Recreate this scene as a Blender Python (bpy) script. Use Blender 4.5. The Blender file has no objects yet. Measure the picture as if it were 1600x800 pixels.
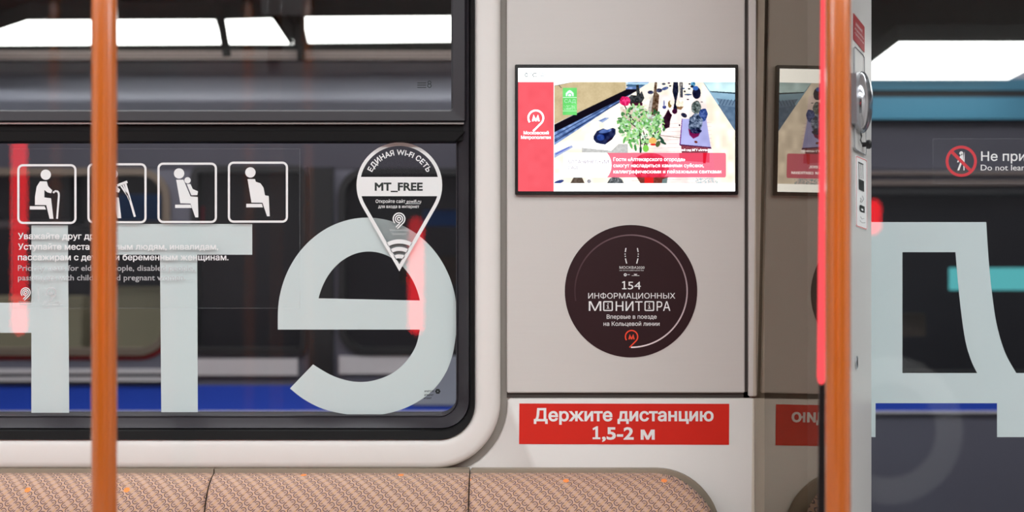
import bpy, bmesh, math, random
import numpy as np
from mathutils import Vector, Matrix
from mathutils.geometry import delaunay_2d_cdt

# ------------------------------------------------------------------ camera, world, exposure
SC = bpy.context.scene
COL = SC.collection
cam_d = bpy.data.cameras.new('camera')
cam = bpy.data.objects.new('camera', cam_d)
COL.objects.link(cam)
cam.location = (0, -2.0, 1.3)
cam.rotation_euler = (math.pi / 2, 0, 0)
cam_d.lens = 40.5
cam_d.sensor_width = 36
cam_d.clip_start = 0.02
cam_d.dof.use_dof = True
cam_d.dof.focus_distance = 2.0
cam_d.dof.aperture_fstop = 1.9
SC.camera = cam
SC.view_settings.view_transform = 'Standard'
SC.view_settings.look = 'None'
SC.view_settings.gamma = 1
SC.view_settings.use_curve_mapping = False
SC.view_settings.exposure = 0.0
world = bpy.data.worlds.new('world')
SC.world = world
world.use_nodes = True
world.node_tree.nodes['Background'].inputs[0].default_value = (0.012, 0.012, 0.016, 1)
CEILING_LAMP = 7.3      # strength of the carriage's ceiling lamps
TUNNEL_LAMP = 4.0       # strength of the long lamps outside
FILL_STRIP = 14.0     # strength of the unseen fill strip added over the gap between the carriages
RED_LED = 1.0
FPX = 1800.0


# ------------------------------------------------------------------ materials
def lin(c):
    c = c / 255.0
    return c / 12.92 if c <= 0.04045 else ((c + 0.055) / 1.055) ** 2.4


def L3(rgb):
    return tuple(lin(c) for c in rgb)


def new_mat(name):
    m = bpy.data.materials.new(name)
    m.use_nodes = True
    nt = m.node_tree
    nt.nodes.clear()
    out = nt.nodes.new('ShaderNodeOutputMaterial')
    return m, nt, out


def mat(name, rgb, rough=0.5, metal=0.0, var=0.04, scale=40.0, bump=0.0, coat=0.0, spec=0.5, stretch=None):
    m, nt, out = new_mat(name)
    b = nt.nodes.new('ShaderNodeBsdfPrincipled')
    nt.links.new(b.outputs[0], out.inputs[0])
    b.inputs['Roughness'].default_value = rough
    b.inputs['Metallic'].default_value = metal
    b.inputs['Specular IOR Level'].default_value = spec
    b.inputs['Coat Weight'].default_value = coat
    b.inputs['Coat Roughness'].default_value = 0.1
    tc = nt.nodes.new('ShaderNodeTexCoord')
    no = nt.nodes.new('ShaderNodeTexNoise')
    no.inputs['Scale'].default_value = scale
    no.inputs['Detail'].default_value = 4
    if stretch:
        mp = nt.nodes.new('ShaderNodeMapping')
        mp.inputs['Scale'].default_value = stretch
        nt.links.new(tc.outputs['Object'], mp.inputs[0])
        nt.links.new(mp.outputs[0], no.inputs['Vector'])
    else:
        nt.links.new(tc.outputs['Object'], no.inputs['Vector'])
    mx = nt.nodes.new('ShaderNodeMix')
    mx.data_type = 'RGBA'
    c = L3(rgb)
    mx.inputs[6].default_value = tuple(x * (1 - var) for x in c) + (1,)
    mx.inputs[7].default_value = tuple(min(1, x * (1 + var)) for x in c) + (1,)
    nt.links.new(no.outputs['Fac'], mx.inputs[0])
    nt.links.new(mx.outputs[2], b.inputs['Base Color'])
    if bump:
        bp = nt.nodes.new('ShaderNodeBump')
        bp.inputs['Strength'].default_value = bump
        bp.inputs['Distance'].default_value = 0.001
        nt.links.new(no.outputs['Fac'], bp.inputs['Height'])
        nt.links.new(bp.outputs[0], b.inputs['Normal'])
    return m


def emit(name, rgb, strength, linear=False):
    m, nt, out = new_mat(name)
    e = nt.nodes.new('ShaderNodeEmission')
    e.inputs[0].default_value = (tuple(rgb) if linear else L3(rgb)) + (1,)
    e.inputs[1].default_value = strength
    nt.links.new(e.outputs[0], out.inputs[0])
    return m


def glass(name, tint=(1, 1, 1), ior=1.5, rough=0.0, gloss_tint=(1, 1, 1), base=None, base_mix=0.0):
    """thin sheet: outer faces reflect by Fresnel and let light straight through, inner faces only let it through"""
    m, nt, out = new_mat(name)
    tr = nt.nodes.new('ShaderNodeBsdfTransparent')
    tr.inputs[0].default_value = tuple(tint) + (1,)
    under = tr
    if base:
        df = nt.nodes.new('ShaderNodeBsdfDiffuse')
        df.inputs[0].default_value = L3(base) + (1,)
        mm = nt.nodes.new('ShaderNodeMixShader')
        mm.inputs[0].default_value = base_mix
        nt.links.new(tr.outputs[0], mm.inputs[1])
        nt.links.new(df.outputs[0], mm.inputs[2])
        under = mm
    gl = nt.nodes.new('ShaderNodeBsdfGlossy')
    gl.inputs[0].default_value = tuple(gloss_tint) + (1,)
    gl.inputs['Roughness'].default_value = rough
    fr = nt.nodes.new('ShaderNodeFresnel')
    fr.inputs[0].default_value = ior
    geo = nt.nodes.new('ShaderNodeNewGeometry')
    sub = nt.nodes.new('ShaderNodeMath')
    sub.operation = 'SUBTRACT'
    sub.inputs[0].default_value = 1
    nt.links.new(geo.outputs['Backfacing'], sub.inputs[1])
    mu = nt.nodes.new('ShaderNodeMath')
    mu.operation = 'MULTIPLY'
    nt.links.new(fr.outputs[0], mu.inputs[0])
    nt.links.new(sub.outputs[0], mu.inputs[1])
    mx = nt.nodes.new('ShaderNodeMixShader')
    nt.links.new(mu.outputs[0], mx.inputs[0])
    nt.links.new(under.outputs[0], mx.inputs[1])
    nt.links.new(gl.outputs[0], mx.inputs[2])
    nt.links.new(mx.outputs[0], out.inputs[0])
    return m


def film(name, rgb, alpha, rough=0.6):
    """printed translucent film"""
    m, nt, out = new_mat(name)
    tr = nt.nodes.new('ShaderNodeBsdfTransparent')
    b = nt.nodes.new('ShaderNodeBsdfPrincipled')
    b.inputs['Base Color'].default_value = L3(rgb) + (1,)
    b.inputs['Roughness'].default_value = rough
    b.inputs['Specular IOR Level'].default_value = 0.2
    mx = nt.nodes.new('ShaderNodeMixShader')
    mx.inputs[0].default_value = alpha
    nt.links.new(tr.outputs[0], mx.inputs[1])
    nt.links.new(b.outputs[0], mx.inputs[2])
    nt.links.new(mx.outputs[0], out.inputs[0])
    return m


def attr_mat(name, emission=None):
    m, nt, out = new_mat(name)
    a = nt.nodes.new('ShaderNodeAttribute')
    a.attribute_name = 'Col'
    if emission is not None:
        e = nt.nodes.new('ShaderNodeEmission')
        e.inputs[1].default_value = emission
        nt.links.new(a.outputs['Color'], e.inputs[0])
        nt.links.new(e.outputs[0], out.inputs[0])
    else:
        b = nt.nodes.new('ShaderNodeBsdfPrincipled')
        b.inputs['Roughness'].default_value = 0.5
        nt.links.new(a.outputs['Color'], b.inputs['Base Color'])
        nt.links.new(b.outputs[0], out.inputs[0])
    return m


def seat_fabric():
    """woven upholstery: chains of open rings with tails on a beige ground, worked out from the seat's UV in millimetres-like units"""
    m, nt, out = new_mat('seat_fabric')
    N, LK = nt.nodes, nt.links

    def val(x):
        return x

    def op(o, a, b=0.0, c=None):
        n = N.new('ShaderNodeMath')
        n.operation = o
        for i, v in enumerate((a, b) if c is None else (a, b, c)):
            if isinstance(v, (int, float)):
                n.inputs[i].default_value = v
            else:
                LK.new(v, n.inputs[i])
        return n.outputs[0]
    add = lambda a, b: op('ADD', a, b)
    sub = lambda a, b: op('SUBTRACT', a, b)
    mul = lambda a, b: op('MULTIPLY', a, b)
    ab = lambda a: op('ABSOLUTE', a)
    lt = lambda a, b: op('LESS_THAN', a, b)
    gt = lambda a, b: op('GREATER_THAN', a, b)
    mx_ = lambda a, b: op('MAXIMUM', a, b)

    uvn = N.new('ShaderNodeUVMap')
    sx = N.new('ShaderNodeSeparateXYZ')
    LK.new(uvn.outputs[0], sx.inputs[0])
    u, v = sx.outputs[0], sx.outputs[1]
    ax, ay = 6.8, -8.0      # along a chain of rings
    bx, by = 20.4, 9.6      # across, to the next pair
    det = ax * by - ay * bx

    def motif(ox, oy, sgn):
        du, dv = sub(u, ox), sub(v, oy)
        i = add(mul(du, by / det), mul(dv, -bx / det))
        j = add(mul(du, -ay / det), mul(dv, ax / det))
        fi = sub(op('FRACT', add(i, 0.5)), 0.5)
        fj = sub(op('FRACT', add(j, 0.5)), 0.5)
        x = add(mul(fi, ax * sgn), mul(fj, bx * sgn))
        y = add(mul(fi, ay * sgn), mul(fj, by * sgn))
        r = op('SQRT', add(mul(x, x), mul(y, y)))
        p1 = mul(sub(x, y), 0.7071)
        p2 = mul(add(x, y), 0.7071)
        ring = lt(ab(sub(r, 4.1)), 0.62)
        gap = mul(lt(p2, -1.5), lt(p1, 3.3))
        ring = mul(ring, sub(1.0, gap))
        tail = mul(lt(ab(sub(p1, 4.0)), 0.55), mul(lt(p2, 0.0), gt(p2, -7.5)))
        t = ab(sub(ab(x), 1.0))
        zig = mul(lt(ab(add(sub(y, 1.1), mul(t, 2.2))), 0.85), lt(ab(x), 2.0))
        return mx_(mx_(ring, tail), mul(zig, 0.8))
    m1 = motif(0.0, 0.0, 1.0)
    m2 = motif(11.4, 3.8, -1.0)
    ink = mx_(m1, m2)
    # sparse orange dots, two to a seat width
    fx = sub(op('FRACT', add(mul(u, 1 / 155.0), -145.0 / 155.0 + 0.5)), 0.5)
    fy = sub(op('FRACT', add(mul(v, 1 / 90.0), 0.5)), 0.5)
    ddx, ddy = mul(fx, 155.0), mul(fy, 90.0)
    dot = lt(add(mul(ddx, ddx), mul(ddy, ddy)), 22.0)
    # faint ochre diagonals
    dg = op('FRACT', mul(add(mul(u, 0.7071), mul(v, -0.7071)), 1 / 9.8))
    och = mul(lt(ab(sub(dg, 0.5)), 0.12), 0.6)
    no = N.new('ShaderNodeTexNoise')
    no.inputs['Scale'].default_value = 0.9
    LK.new(uvn.outputs[0], no.inputs['Vector'])

    def mix(f, a, b):
        n = N.new('ShaderNodeMix')
        n.data_type = 'RGBA'
        for sl, q in ((0, f), (6, a), (7, b)):
            if isinstance(q, tuple):
                n.inputs[sl].default_value = L3(q) + (1,)
            elif isinstance(q, (int, float)):
                n.inputs[sl].default_value = q
            else:
                LK.new(q, n.inputs[sl])
        return n.outputs[2]
    c = mix(no.outputs['Fac'], (186, 152, 134), (208, 174, 156))
    c = mix(och, c, (200, 156, 108))
    c = mix(mul(ink, 0.9), c, (52, 38, 62))
    c = mix(dot, c, (250, 150, 80))
    b = N.new('ShaderNodeBsdfPrincipled')
    b.inputs['Roughness'].default_value = 0.9
    b.inputs['Specular IOR Level'].default_value = 0.15
    b.inputs['Sheen Weight'].default_value = 0.15
    LK.new(c, b.inputs['Base Color'])
    LK.new(b.outputs[0], out.inputs[0])
    return m


M = {}
M['wall'] = mat('wall_panel_plastic', (212, 208, 204), 0.42, var=0.015)
M['steel'] = mat('satin_panel', (209, 205, 201), 0.36, var=0.02, scale=8, stretch=(1, 1, 30))
M['surround'] = mat('window_surround_plastic', (228, 224, 220), 0.38, var=0.012)
M['groove'] = mat('groove_grey', (150, 145, 138), 0.6)
M['recess'] = mat('gap_shade', (70, 64, 60), 0.7)
M['rubber'] = mat('black_rubber', (9, 8, 9), 0.6, spec=0.2)
M['frame'] = mat('dark_grey_frame', (48, 45, 50), 0.45, spec=0.35)
M['frame2'] = mat('charcoal_frame', (52, 48, 50), 0.4)
M['bright'] = mat('bright_trim', (150, 146, 144), 0.3, metal=0.6)
M['orange'] = mat('orange_powder_coat', (184, 92, 26), 0.24, var=0.03, coat=1.0)
M['shell'] = mat('seat_shell', (150, 138, 122), 0.5)
M['fabric'] = seat_fabric()
M['floor'] = mat('floor_vinyl', (150, 146, 142), 0.6, var=0.12, scale=120)
M['ceiling'] = mat('ceiling_panel', (236, 234, 231), 0.5)
M['far'] = mat('opposite_wall', (222, 220, 218), 0.5)
M['darkglass'] = mat('dark_glass', (8, 8, 10), 0.25, spec=0.2)
M['glass'] = glass('window_glass', (0.97, 0.975, 0.97), 1.42)
M['door_glass'] = glass('door_glass', (0.96, 0.97, 0.97), 1.52)
M['smoked'] = glass('smoked_glass', (0.86, 0.82, 0.76), 1.55, gloss_tint=(1.0, 0.9, 0.78))
M['frost'] = film('frosted_film', (226, 236, 238), 0.92, 0.7)
M['white_print'] = mat('white_print', (238, 238, 238), 0.6, var=0.0)
M['grey_print'] = film('grey_print', (215, 215, 218), 0.65)
M['faint_print'] = film('faint_print', (230, 230, 230), 0.5)
M['clear_film'] = film('clear_film', (200, 205, 210), 0.012, 0.3)
M['film_edge'] = film('film_edge', (220, 225, 230), 0.10)
M['tint_film'] = film('tint_film', (30, 30, 34), 0.3)
M['black_print'] = mat('black_print', (25, 34, 32), 0.6, var=0.0)
M['red_sticker'] = mat('red_sticker', (216, 32, 14), 0.45, var=0.02)
M['dark_red'] = mat('crimson_sticker', (160, 8, 18), 0.45, var=0.02)
M['brown'] = mat('maroon_sticker', (44, 17, 22), 0.55, var=0.06, scale=20, spec=0.3)
M['orange_print'] = mat('orange_print', (240, 74, 44), 0.5, var=0.0)
M['red_print'] = film('red_print', (225, 72, 80), 0.9)
M['bezel'] = mat('monitor_bezel', (12, 12, 13), 0.25)
M['led'] = emit('red_led', (1.0, 0.085, 0.10), 1.25 * RED_LED, True)
M['led_far'] = emit('red_led_opposite', (1.0, 0.012, 0.02), 18.0 * RED_LED, True)
M['lamp'] = emit('ceiling_lamp_diffuser', (0.95, 1.015, 1.03), CEILING_LAMP, True)
M['fill_strip'] = emit('fill_strip_diffuser', (0.97, 0.98, 1.0), FILL_STRIP, True)
M['lamp_out'] = emit('tunnel_lamp_diffuser', (1.0, 1.0, 0.97), TUNNEL_LAMP, True)
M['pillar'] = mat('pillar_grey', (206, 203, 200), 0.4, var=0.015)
M['flank'] = mat('flank_darkened', (48, 40, 34), 0.6)
M['chrome'] = mat('chrome', (200, 200, 205), 0.15, metal=0.95)
M['silver'] = mat('silver_plastic', (168, 168, 172), 0.22, metal=0.5)
M['black'] = mat('black_plastic', (18, 18, 20), 0.35)
M['train'] = mat('carriage_grey', (150, 153, 168), 0.4, var=0.05, scale=6)
M['train_upper'] = mat('carriage_upper', (66, 64, 76), 0.5, var=0.08, scale=6)
M['train_low'] = mat('carriage_lower', (98, 97, 110), 0.5, var=0.05, scale=6)
M['blue'] = mat('carriage_blue', (38, 74, 190), 0.45)
M['teal'] = mat('carriage_teal', (66, 128, 156), 0.45)
M['train_rail'] = mat('carriage_rail', (205, 200, 205), 0.4)
M['train_red'] = mat('carriage_red', (140, 20, 30), 0.5)
M['train_frame'] = mat('carriage_window_rubber', (112, 98, 88), 0.6)
M['train_dark'] = mat('carriage_dark', (30, 29, 33), 0.6)
M['train_inner'] = mat('carriage_inside', (84, 82, 90), 0.6, var=0.25, scale=3)
M['train_glass'] = film('carriage_glass', (40, 42, 48), 0.15, 0.3)
M['train_fill'] = emit('carriage_fill', (1.0, 0.97, 0.9), 2.5, True)
M['beige'] = mat('carriage_beige', (190, 180, 150), 0.6)
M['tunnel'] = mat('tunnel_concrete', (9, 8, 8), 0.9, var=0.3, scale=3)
M['lamp_case'] = mat('lamp_case', (6, 5, 5), 0.8, spec=0.1)
M['lamp_rail'] = mat('lamp_rail', (92, 80, 77), 0.5)
M['poster_blue'] = mat('poster_blue', (70, 120, 200), 0.6)
M['poster_green'] = mat('poster_green', (50, 110, 70), 0.6)
M['poster_red'] = mat('poster_red', (190, 40, 70), 0.6)
M['cyan'] = emit('cyan_sign', (110, 215, 220), 0.9)


# ------------------------------------------------------------------ mesh helpers
def P(px, py, Y):
    s = (Y + 2.0) / FPX
    return Vector(((px - 800) * s, Y, 1.3 + (400 - py) * s))


def MP(Y):
    return lambda px, py: P(px, py, Y)


ORG = {}


def props(o, label=None, cat=None, group=None, kind=None):
    if label:
        o['label'] = label
    if cat:
        o['category'] = cat
    if group:
        o['group'] = group
    if kind:
        o['kind'] = kind
    return o


def thing(name, label, cat, loc, group=None, kind=None):
    o = bpy.data.objects.new(name, None)
    o.empty_display_size = 0.05
    COL.objects.link(o)
    o.location = loc
    ORG[o.name] = Vector(loc)
    return props(o, label, cat, group, kind)


class MB:
    def __init__(self):
        self.v, self.f, self.fm, self.uv = [], [], [], {}

    def vert(self, p):
        self.v.append(Vector(p))
        return len(self.v) - 1

    def face(self, idx, mi=0):
        self.f.append(list(idx))
        self.fm.append(mi)

    def poly(self, pts, mi=0):
        self.face([self.vert(p) for p in pts], mi)

    def loft(self, loops, close=True, mi=0, cap0=False, cap1=False):
        ids = [[self.vert(p) for p in lp] for lp in loops]
        n = len(ids[0])
        for a, b in zip(ids[:-1], ids[1:]):
            for i in range(n if close else n - 1):
                j = (i + 1) % n
                self.face([a[i], a[j], b[j], b[i]], mi)
        if cap0:
            self.face(ids[0][::-1], mi)
        if cap1:
            self.face(ids[-1], mi)
        return ids

    def box(self, x0, x1, y0, y1, z0, z1, mi=0):
        a = [(x0, y0, z0), (x1, y0, z0), (x1, y0, z1), (x0, y0, z1)]
        b = [(x0, y1, z0), (x1, y1, z0), (x1, y1, z1), (x0, y1, z1)]
        self.loft([a, b], True, mi, True, True)

    def tube(self, pts, r, n=16, mi=0, cap=True):
        pts = [Vector(p) for p in pts]
        loops = []
        for i, p in enumerate(pts):
            d = (pts[min(i + 1, len(pts) - 1)] - pts[max(i - 1, 0)]).normalized()
            up = Vector((0, 0, 1)) if abs(d.z) < 0.9 else Vector((1, 0, 0))
            a = d.cross(up).normalized()
            b = d.cross(a).normalized()
            rr_ = r[i] if isinstance(r, (list, tuple)) else r
            loops.append([p + (a * math.cos(t) + b * math.sin(t)) * rr_ for t in [2 * math.pi * k / n for k in range(n)]])
        self.loft(loops, True, mi, cap, cap)

    def build(self, name, m, parent=None, smooth=None, bevel=0.0, recalc=True, colors=None):
        cs = self.v
        lo = Vector((min(p.x for p in cs), min(p.y for p in cs), min(p.z for p in cs)))
        hi = Vector((max(p.x for p in cs), max(p.y for p in cs), max(p.z for p in cs)))
        org = Vector(((lo.x + hi.x) / 2, (lo.y + hi.y) / 2, lo.z))
        me = bpy.data.meshes.new(name)
        me.from_pydata([tuple(p - org) for p in cs], [], self.f)
        for mm in (m if isinstance(m, (list, tuple)) else [m]):
            me.materials.append(mm)
        for p, mi in zip(me.polygons, self.fm):
            p.material_index = mi
        if recalc or bevel:
            bm = bmesh.new()
            bm.from_mesh(me)
            if recalc:
                bmesh.ops.remove_doubles(bm, verts=bm.verts, dist=1e-6)
                bmesh.ops.recalc_face_normals(bm, faces=bm.faces)
            if bevel:
                es = [e for e in bm.edges if len(e.link_faces) == 2 and e.calc_face_angle(0) > 0.6]
                bmesh.ops.bevel(bm, geom=es, offset=bevel, segments=3, affect='EDGES', clamp_overlap=True)
            bm.to_mesh(me)
            bm.free()
        o = bpy.data.objects.new(name, me)
        COL.objects.link(o)
        if parent is not None:
            o.parent = parent
            o.location = org - ORG[parent.name]
        else:
            o.location = org
        ORG[o.name] = org
        if smooth or bevel:
            for p in me.polygons:
                p.use_smooth = True
            me.set_sharp_from_angle(angle=smooth or 0.7)
        return o


def rr(x0, y0, x1, y1, r, n=10):
    """rounded rectangle, picture-like axes (y down), always 4*(n+1) points"""
    pts = []
    for cx, cy, a0 in ((x1 - r, y0 + r, -90), (x1 - r, y1 - r, 0), (x0 + r, y1 - r, 90), (x0 + r, y0 + r, 180)):
        for k in range(n + 1):
            a = math.radians(a0 + 90 * k / n)
            pts.append((cx + r * math.cos(a), cy + r * math.sin(a)))
    return pts


def mapl(pts, f):
    return [f(x, y) for x, y in pts]


def inset(pts, d):
    """move a closed outline inwards by d (outwards when negative)"""
    n = len(pts)
    area = sum(pts[i][0] * pts[(i + 1) % n][1] - pts[(i + 1) % n][0] * pts[i][1] for i in range(n))
    s = 1 if area > 0 else -1
    res = []
    for i in range(n):
        x0, y0 = pts[i - 1]
        x1, y1 = pts[(i + 1) % n]
        tx, ty = x1 - x0, y1 - y0
        l = math.hypot(tx, ty) or 1
        res.append((pts[i][0] - s * ty / l * d, pts[i][1] + s * tx / l * d))
    return res


class Flat:
    """flat print laid on a surface: f maps sheet coordinates to the place"""
    def __init__(self, f):
        self.f, self.mb = f, MB()

    def poly(self, pts):
        self.mb.poly([self.f(*p) for p in pts])
        return self

    def circ(self, cx, cy, r, n=40, ry=None):
        return self.poly([(cx + r * math.cos(2 * math.pi * k / n), cy + (ry or r) * math.sin(2 * math.pi * k / n)) for k in range(n)])

    def arc(self, cx, cy, r0, r1, a0, a1, n=48):
        """degrees, counter-clockwise from +x as seen, y down"""
        A = [math.radians(a0 + (a1 - a0) * k / n) for k in range(n + 1)]
        o = [(cx + r1 * math.cos(a), cy - r1 * math.sin(a)) for a in A]
        i = [(cx + r0 * math.cos(a), cy - r0 * math.sin(a)) for a in A]
        for k in range(n):
            self.poly([o[k], o[k + 1], i[k + 1], i[k]])
        return self

    def line(self, p, q, w):
        dx, dy = q[0] - p[0], q[1] - p[1]
        l = math.hypot(dx, dy)
        nx, ny = -dy / l * w / 2, dx / l * w / 2
        return self.poly([(p[0] + nx, p[1] + ny), (q[0] + nx, q[1] + ny), (q[0] - nx, q[1] - ny), (p[0] - nx, p[1] - ny)])

    def path(self, pts, w):
        for a, b in zip(pts[:-1], pts[1:]):
            self.line(a, b, w)
        return self

    def outline(self, pts, w):
        o, i = pts, inset(pts, w)
        n = len(o)
        for k in range(n):
            j = (k + 1) % n
            self.poly([o[k], o[j], i[j], i[k]])
        return self

    def rect(self, x0, y0, x1, y1):
        return self.poly([(x0, y0), (x1, y0), (x1, y1), (x0, y1)])

    def build(self, name, m, parent=None):
        return self.mb.build(name, m, parent, recalc=False)


_TX = {}


def area2(l):
    return np.dot(l[:, 0], np.roll(l[:, 1], -1)) - np.dot(l[:, 1], np.roll(l[:, 0], -1))


def fatten(loops, d):
    """push the contours of one letter outwards by d"""
    side = 1 if area2(max(loops, key=lambda l: abs(area2(l)))) > 0 else -1
    res = []
    for lp in loops:
        lp = lp[np.linalg.norm(lp - np.roll(lp, 1, 0), axis=1) > 1e-5]
        if len(lp) < 3:
            continue
        e = np.roll(lp, -1, 0) - lp
        e = e / np.linalg.norm(e, axis=1)[:, None]
        nr = np.stack([e[:, 1], -e[:, 0]], 1) * side
        m = nr + np.roll(nr, 1, 0)
        m = m / np.maximum(np.sum(m * m, 1) / 2, 0.35)[:, None]
        res.append(lp + m * d)
    return res


def glyphs(s, bold):
    """outline of a line of type, its contours merged by winding and cut into triangles"""
    key = (s, bold)
    if key not in _TX:
        c = bpy.data.curves.new('t', 'FONT')
        c.body = s
        c.resolution_u = 3
        c.fill_mode = 'NONE'
        o = bpy.data.objects.new('t', c)
        COL.objects.link(o)
        bpy.context.view_layer.update()
        dg = bpy.context.evaluated_depsgraph_get()
        me = bpy.data.meshes.new_from_object(o.evaluated_get(dg))
        co = [(v.co.x, v.co.y) for v in me.vertices]
        nxt = {}
        for ed in me.edges:
            p, q = ed.vertices
            p, q = min(p, q), max(p, q)
            if q == p + 1:
                nxt[p] = q
            else:
                nxt[q] = p
        bpy.data.objects.remove(o)
        bpy.data.curves.remove(c)
        bpy.data.meshes.remove(me)
        seen, loops = set(), []
        for k in sorted(nxt):
            if k in seen:
                continue
            lp = []
            while k not in seen and k in nxt:
                seen.add(k)
                lp.append(k)
                k = nxt[k]
            if len(lp) > 2:
                loops.append(np.array([co[i] for i in lp]))
        # group contours whose boxes touch, so that each letter is cut by itself
        groups = []
        for lp in sorted(loops, key=lambda l: l[:, 0].min()):
            x0, x1 = lp[:, 0].min(), lp[:, 0].max()
            hit = [g for g in groups if x0 <= g[1] and x1 >= g[0]]
            ng = [x0, x1, [lp]]
            for g in hit:
                ng = [min(ng[0], g[0]), max(ng[1], g[1]), ng[2] + g[2]]
                groups.remove(g)
            groups.append(ng)
        vs, fs = [], []
        for _, _, lps in groups:
            if bold:
                lps = fatten(lps, bold * 0.5)
            iv, ie = [], []
            for lp in lps:
                b0 = len(iv)
                iv += [Vector((float(p[0]), float(p[1]))) for p in lp]
                ie += [(b0 + i, b0 + (i + 1) % len(lp)) for i in range(len(lp))]
            r = delaunay_2d_cdt(iv, ie, [], 0, 1e-5)
            ov = np.array([(v.x, v.y) for v in r[0]])
            tri = np.array([list(f) for f in r[2]])
            cen = ov[tri].mean(1)
            wind = np.zeros(len(cen), int)
            for lp in lps:
                p, q = lp, np.roll(lp, -1, 0)
                for (xa, ya), (xb, yb) in zip(p, q):
                    if ya == yb:
                        continue
                    up = (cen[:, 1] >= ya) & (cen[:, 1] < yb)
                    dn = (cen[:, 1] >= yb) & (cen[:, 1] < ya)
                    xx = xa + (cen[:, 1] - ya) * (xb - xa) / (yb - ya)
                    wind += (up & (xx > cen[:, 0])).astype(int) - (dn & (xx > cen[:, 0])).astype(int)
            b0 = len(vs)
            vs += [tuple(v) for v in ov]
            fs += [[b0 + int(i) for i in f] for f, w in zip(tri, wind) if w != 0]
        used = sorted({i for f in fs for i in f})
        mp = {i: j for j, i in enumerate(used)}
        _TX[key] = ([vs[i] for i in used], [[mp[i] for i in f] for f in fs])
    return _TX[key]


def text_into(fl, s, x0, x1, base, cap, bold=0.0, ref=None, slant=0.0):
    vs, fs = glyphs(s, bold)
    rv = glyphs(ref or s, bold)[0]
    hv = glyphs('Н', bold)[0]
    lo, hi = min(v[0] for v in rv), max(v[0] for v in rv)
    ch = max(v[1] for v in hv)
    kx, ky = (x1 - x0) / (hi - lo), cap / ch
    ids = [fl.mb.vert(fl.f(x0 + (v[0] - lo) * kx + v[1] * ky * slant, base - v[1] * ky)) for v in vs]
    for f in fs:
        fl.mb.face([ids[i] for i in f])


def text(f, s, x0, x1, base, cap, m, parent, bold=0.0, ref=None, name='lettering'):
    fl = Flat(f)
    text_into(fl, s, x0, x1, base, cap, bold, ref)
    return fl.build(name, m, parent)


def arc_text(f, s, cx, cy, r, a0, a1, cap, m, parent, bold=0.0):
    fl = Flat(f)
    hv = glyphs('Н', bold)[0]
    k = cap / max(v[1] for v in hv)
    pos = []
    for i in range(len(s)):
        w0 = max([v[0] for v in glyphs(s[:i], bold)[0]], default=0) if s[:i].strip() else 0
        w1 = max([v[0] for v in glyphs(s[:i + 1], bold)[0]], default=0)
        vs = glyphs(s[i], bold)[0] if s[i] != ' ' else []
        gw = (max(v[0] for v in vs) if vs else 0)
        pos.append((w1 - gw, gw))
    tot = pos[-1][0] + pos[-1][1]
    for i, ch in enumerate(s):
        if ch == ' ':
            continue
        vs, fs = glyphs(ch, bold)
        mid = pos[i][0] + pos[i][1] / 2
        a = math.radians(a0 + (a1 - a0) * mid / tot)
        ids = []
        for x, y in vs:
            xx, yy = (x - pos[i][1] / 2) * k, r + y * k
            ids.append(fl.mb.vert(f(cx + yy * math.cos(a) + xx * math.sin(a), cy - yy * math.sin(a) + xx * math.cos(a))))
        for q in fs:
            fl.mb.face([ids[j] for j in q])
    return fl.build('lettering', m, parent)


def metro_mark(fl, cx, cy, r, w, with_m=True):
    """open ring with a tail running down-left, letter M inside"""
    fl.arc(cx, cy, r - w, r, -45, 215, 40)
    c = math.cos(math.radians(-45))
    q = (r - w / 2) * c
    fl.line((cx + q, cy + q), (cx + q - r * 0.95, cy + q + r * 0.95), w)
    if with_m:
        a, h = r * 0.48, r * 0.40
        fl.poly([(cx - a, cy + h), (cx - a * .55, cy - h), (cx, cy + h * .35), (cx, cy + h), (cx - a * .2, cy + h), (cx - a * .42, cy + h * .35), (cx - a * .5, cy + h)])
        fl.poly([(cx + a, cy + h), (cx + a * .55, cy - h), (cx, cy + h * .35), (cx, cy + h), (cx + a * .2, cy + h), (cx + a * .42, cy + h * .35), (cx + a * .5, cy + h)])


def transport_mark(fl, cx, cy, r):
    for k, q in enumerate((1.0, 0.66, 0.34)):
        w = r * 0.19
        R = r * q
        fl.arc(cx, cy, max(0.01, R - w), R, -45, 300 if k else 225, 36)
        c = (R - w / 2) * 0.7071
        if k < 2:
            fl.line((cx + c, cy + c), (cx + c - r * 0.9, cy + c + r * 0.9), w)


def prism(f0, f1, pts):
    """outline pts lofted from map f0 to f1, capped"""
    mb = MB()
    mb.loft([mapl(pts, f0), mapl(pts, f1)], True, 0, True, True)
    return mb


def smooth_line(pts, n=5):
    res = []
    for i in range(len(pts) - 1):
        p0, p1, p2, p3 = pts[max(i - 1, 0)], pts[i], pts[i + 1], pts[min(i + 2, len(pts) - 1)]
        for k in range(n):
            t = k / n
            res.append(tuple(0.5 * (2 * b + (c - a) * t + (2 * a - 5 * b + 4 * c - d) * t * t + (3 * b - a - 3 * c + d) * t ** 3) for a, b, c, d in zip(p0, p1, p2, p3)))
    return res + [pts[-1]]


def sheet(name, m, pts, Y, th, parent=None, label=None, cat=None, **k):
    """thin sheet with its face at Y, th thick going back"""
    o = prism(MP(Y), lambda x, y: P(x, y, Y) + Vector((0, th, 0)), pts).build(name, m, parent)
    return props(o, label, cat, **k)


def S(o):
    o['kind'] = 'structure'
    return o


def rect(x0, y0, x1, y1):
    return [(x0, y0), (x1, y0), (x1, y1), (x0, y1)]


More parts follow.
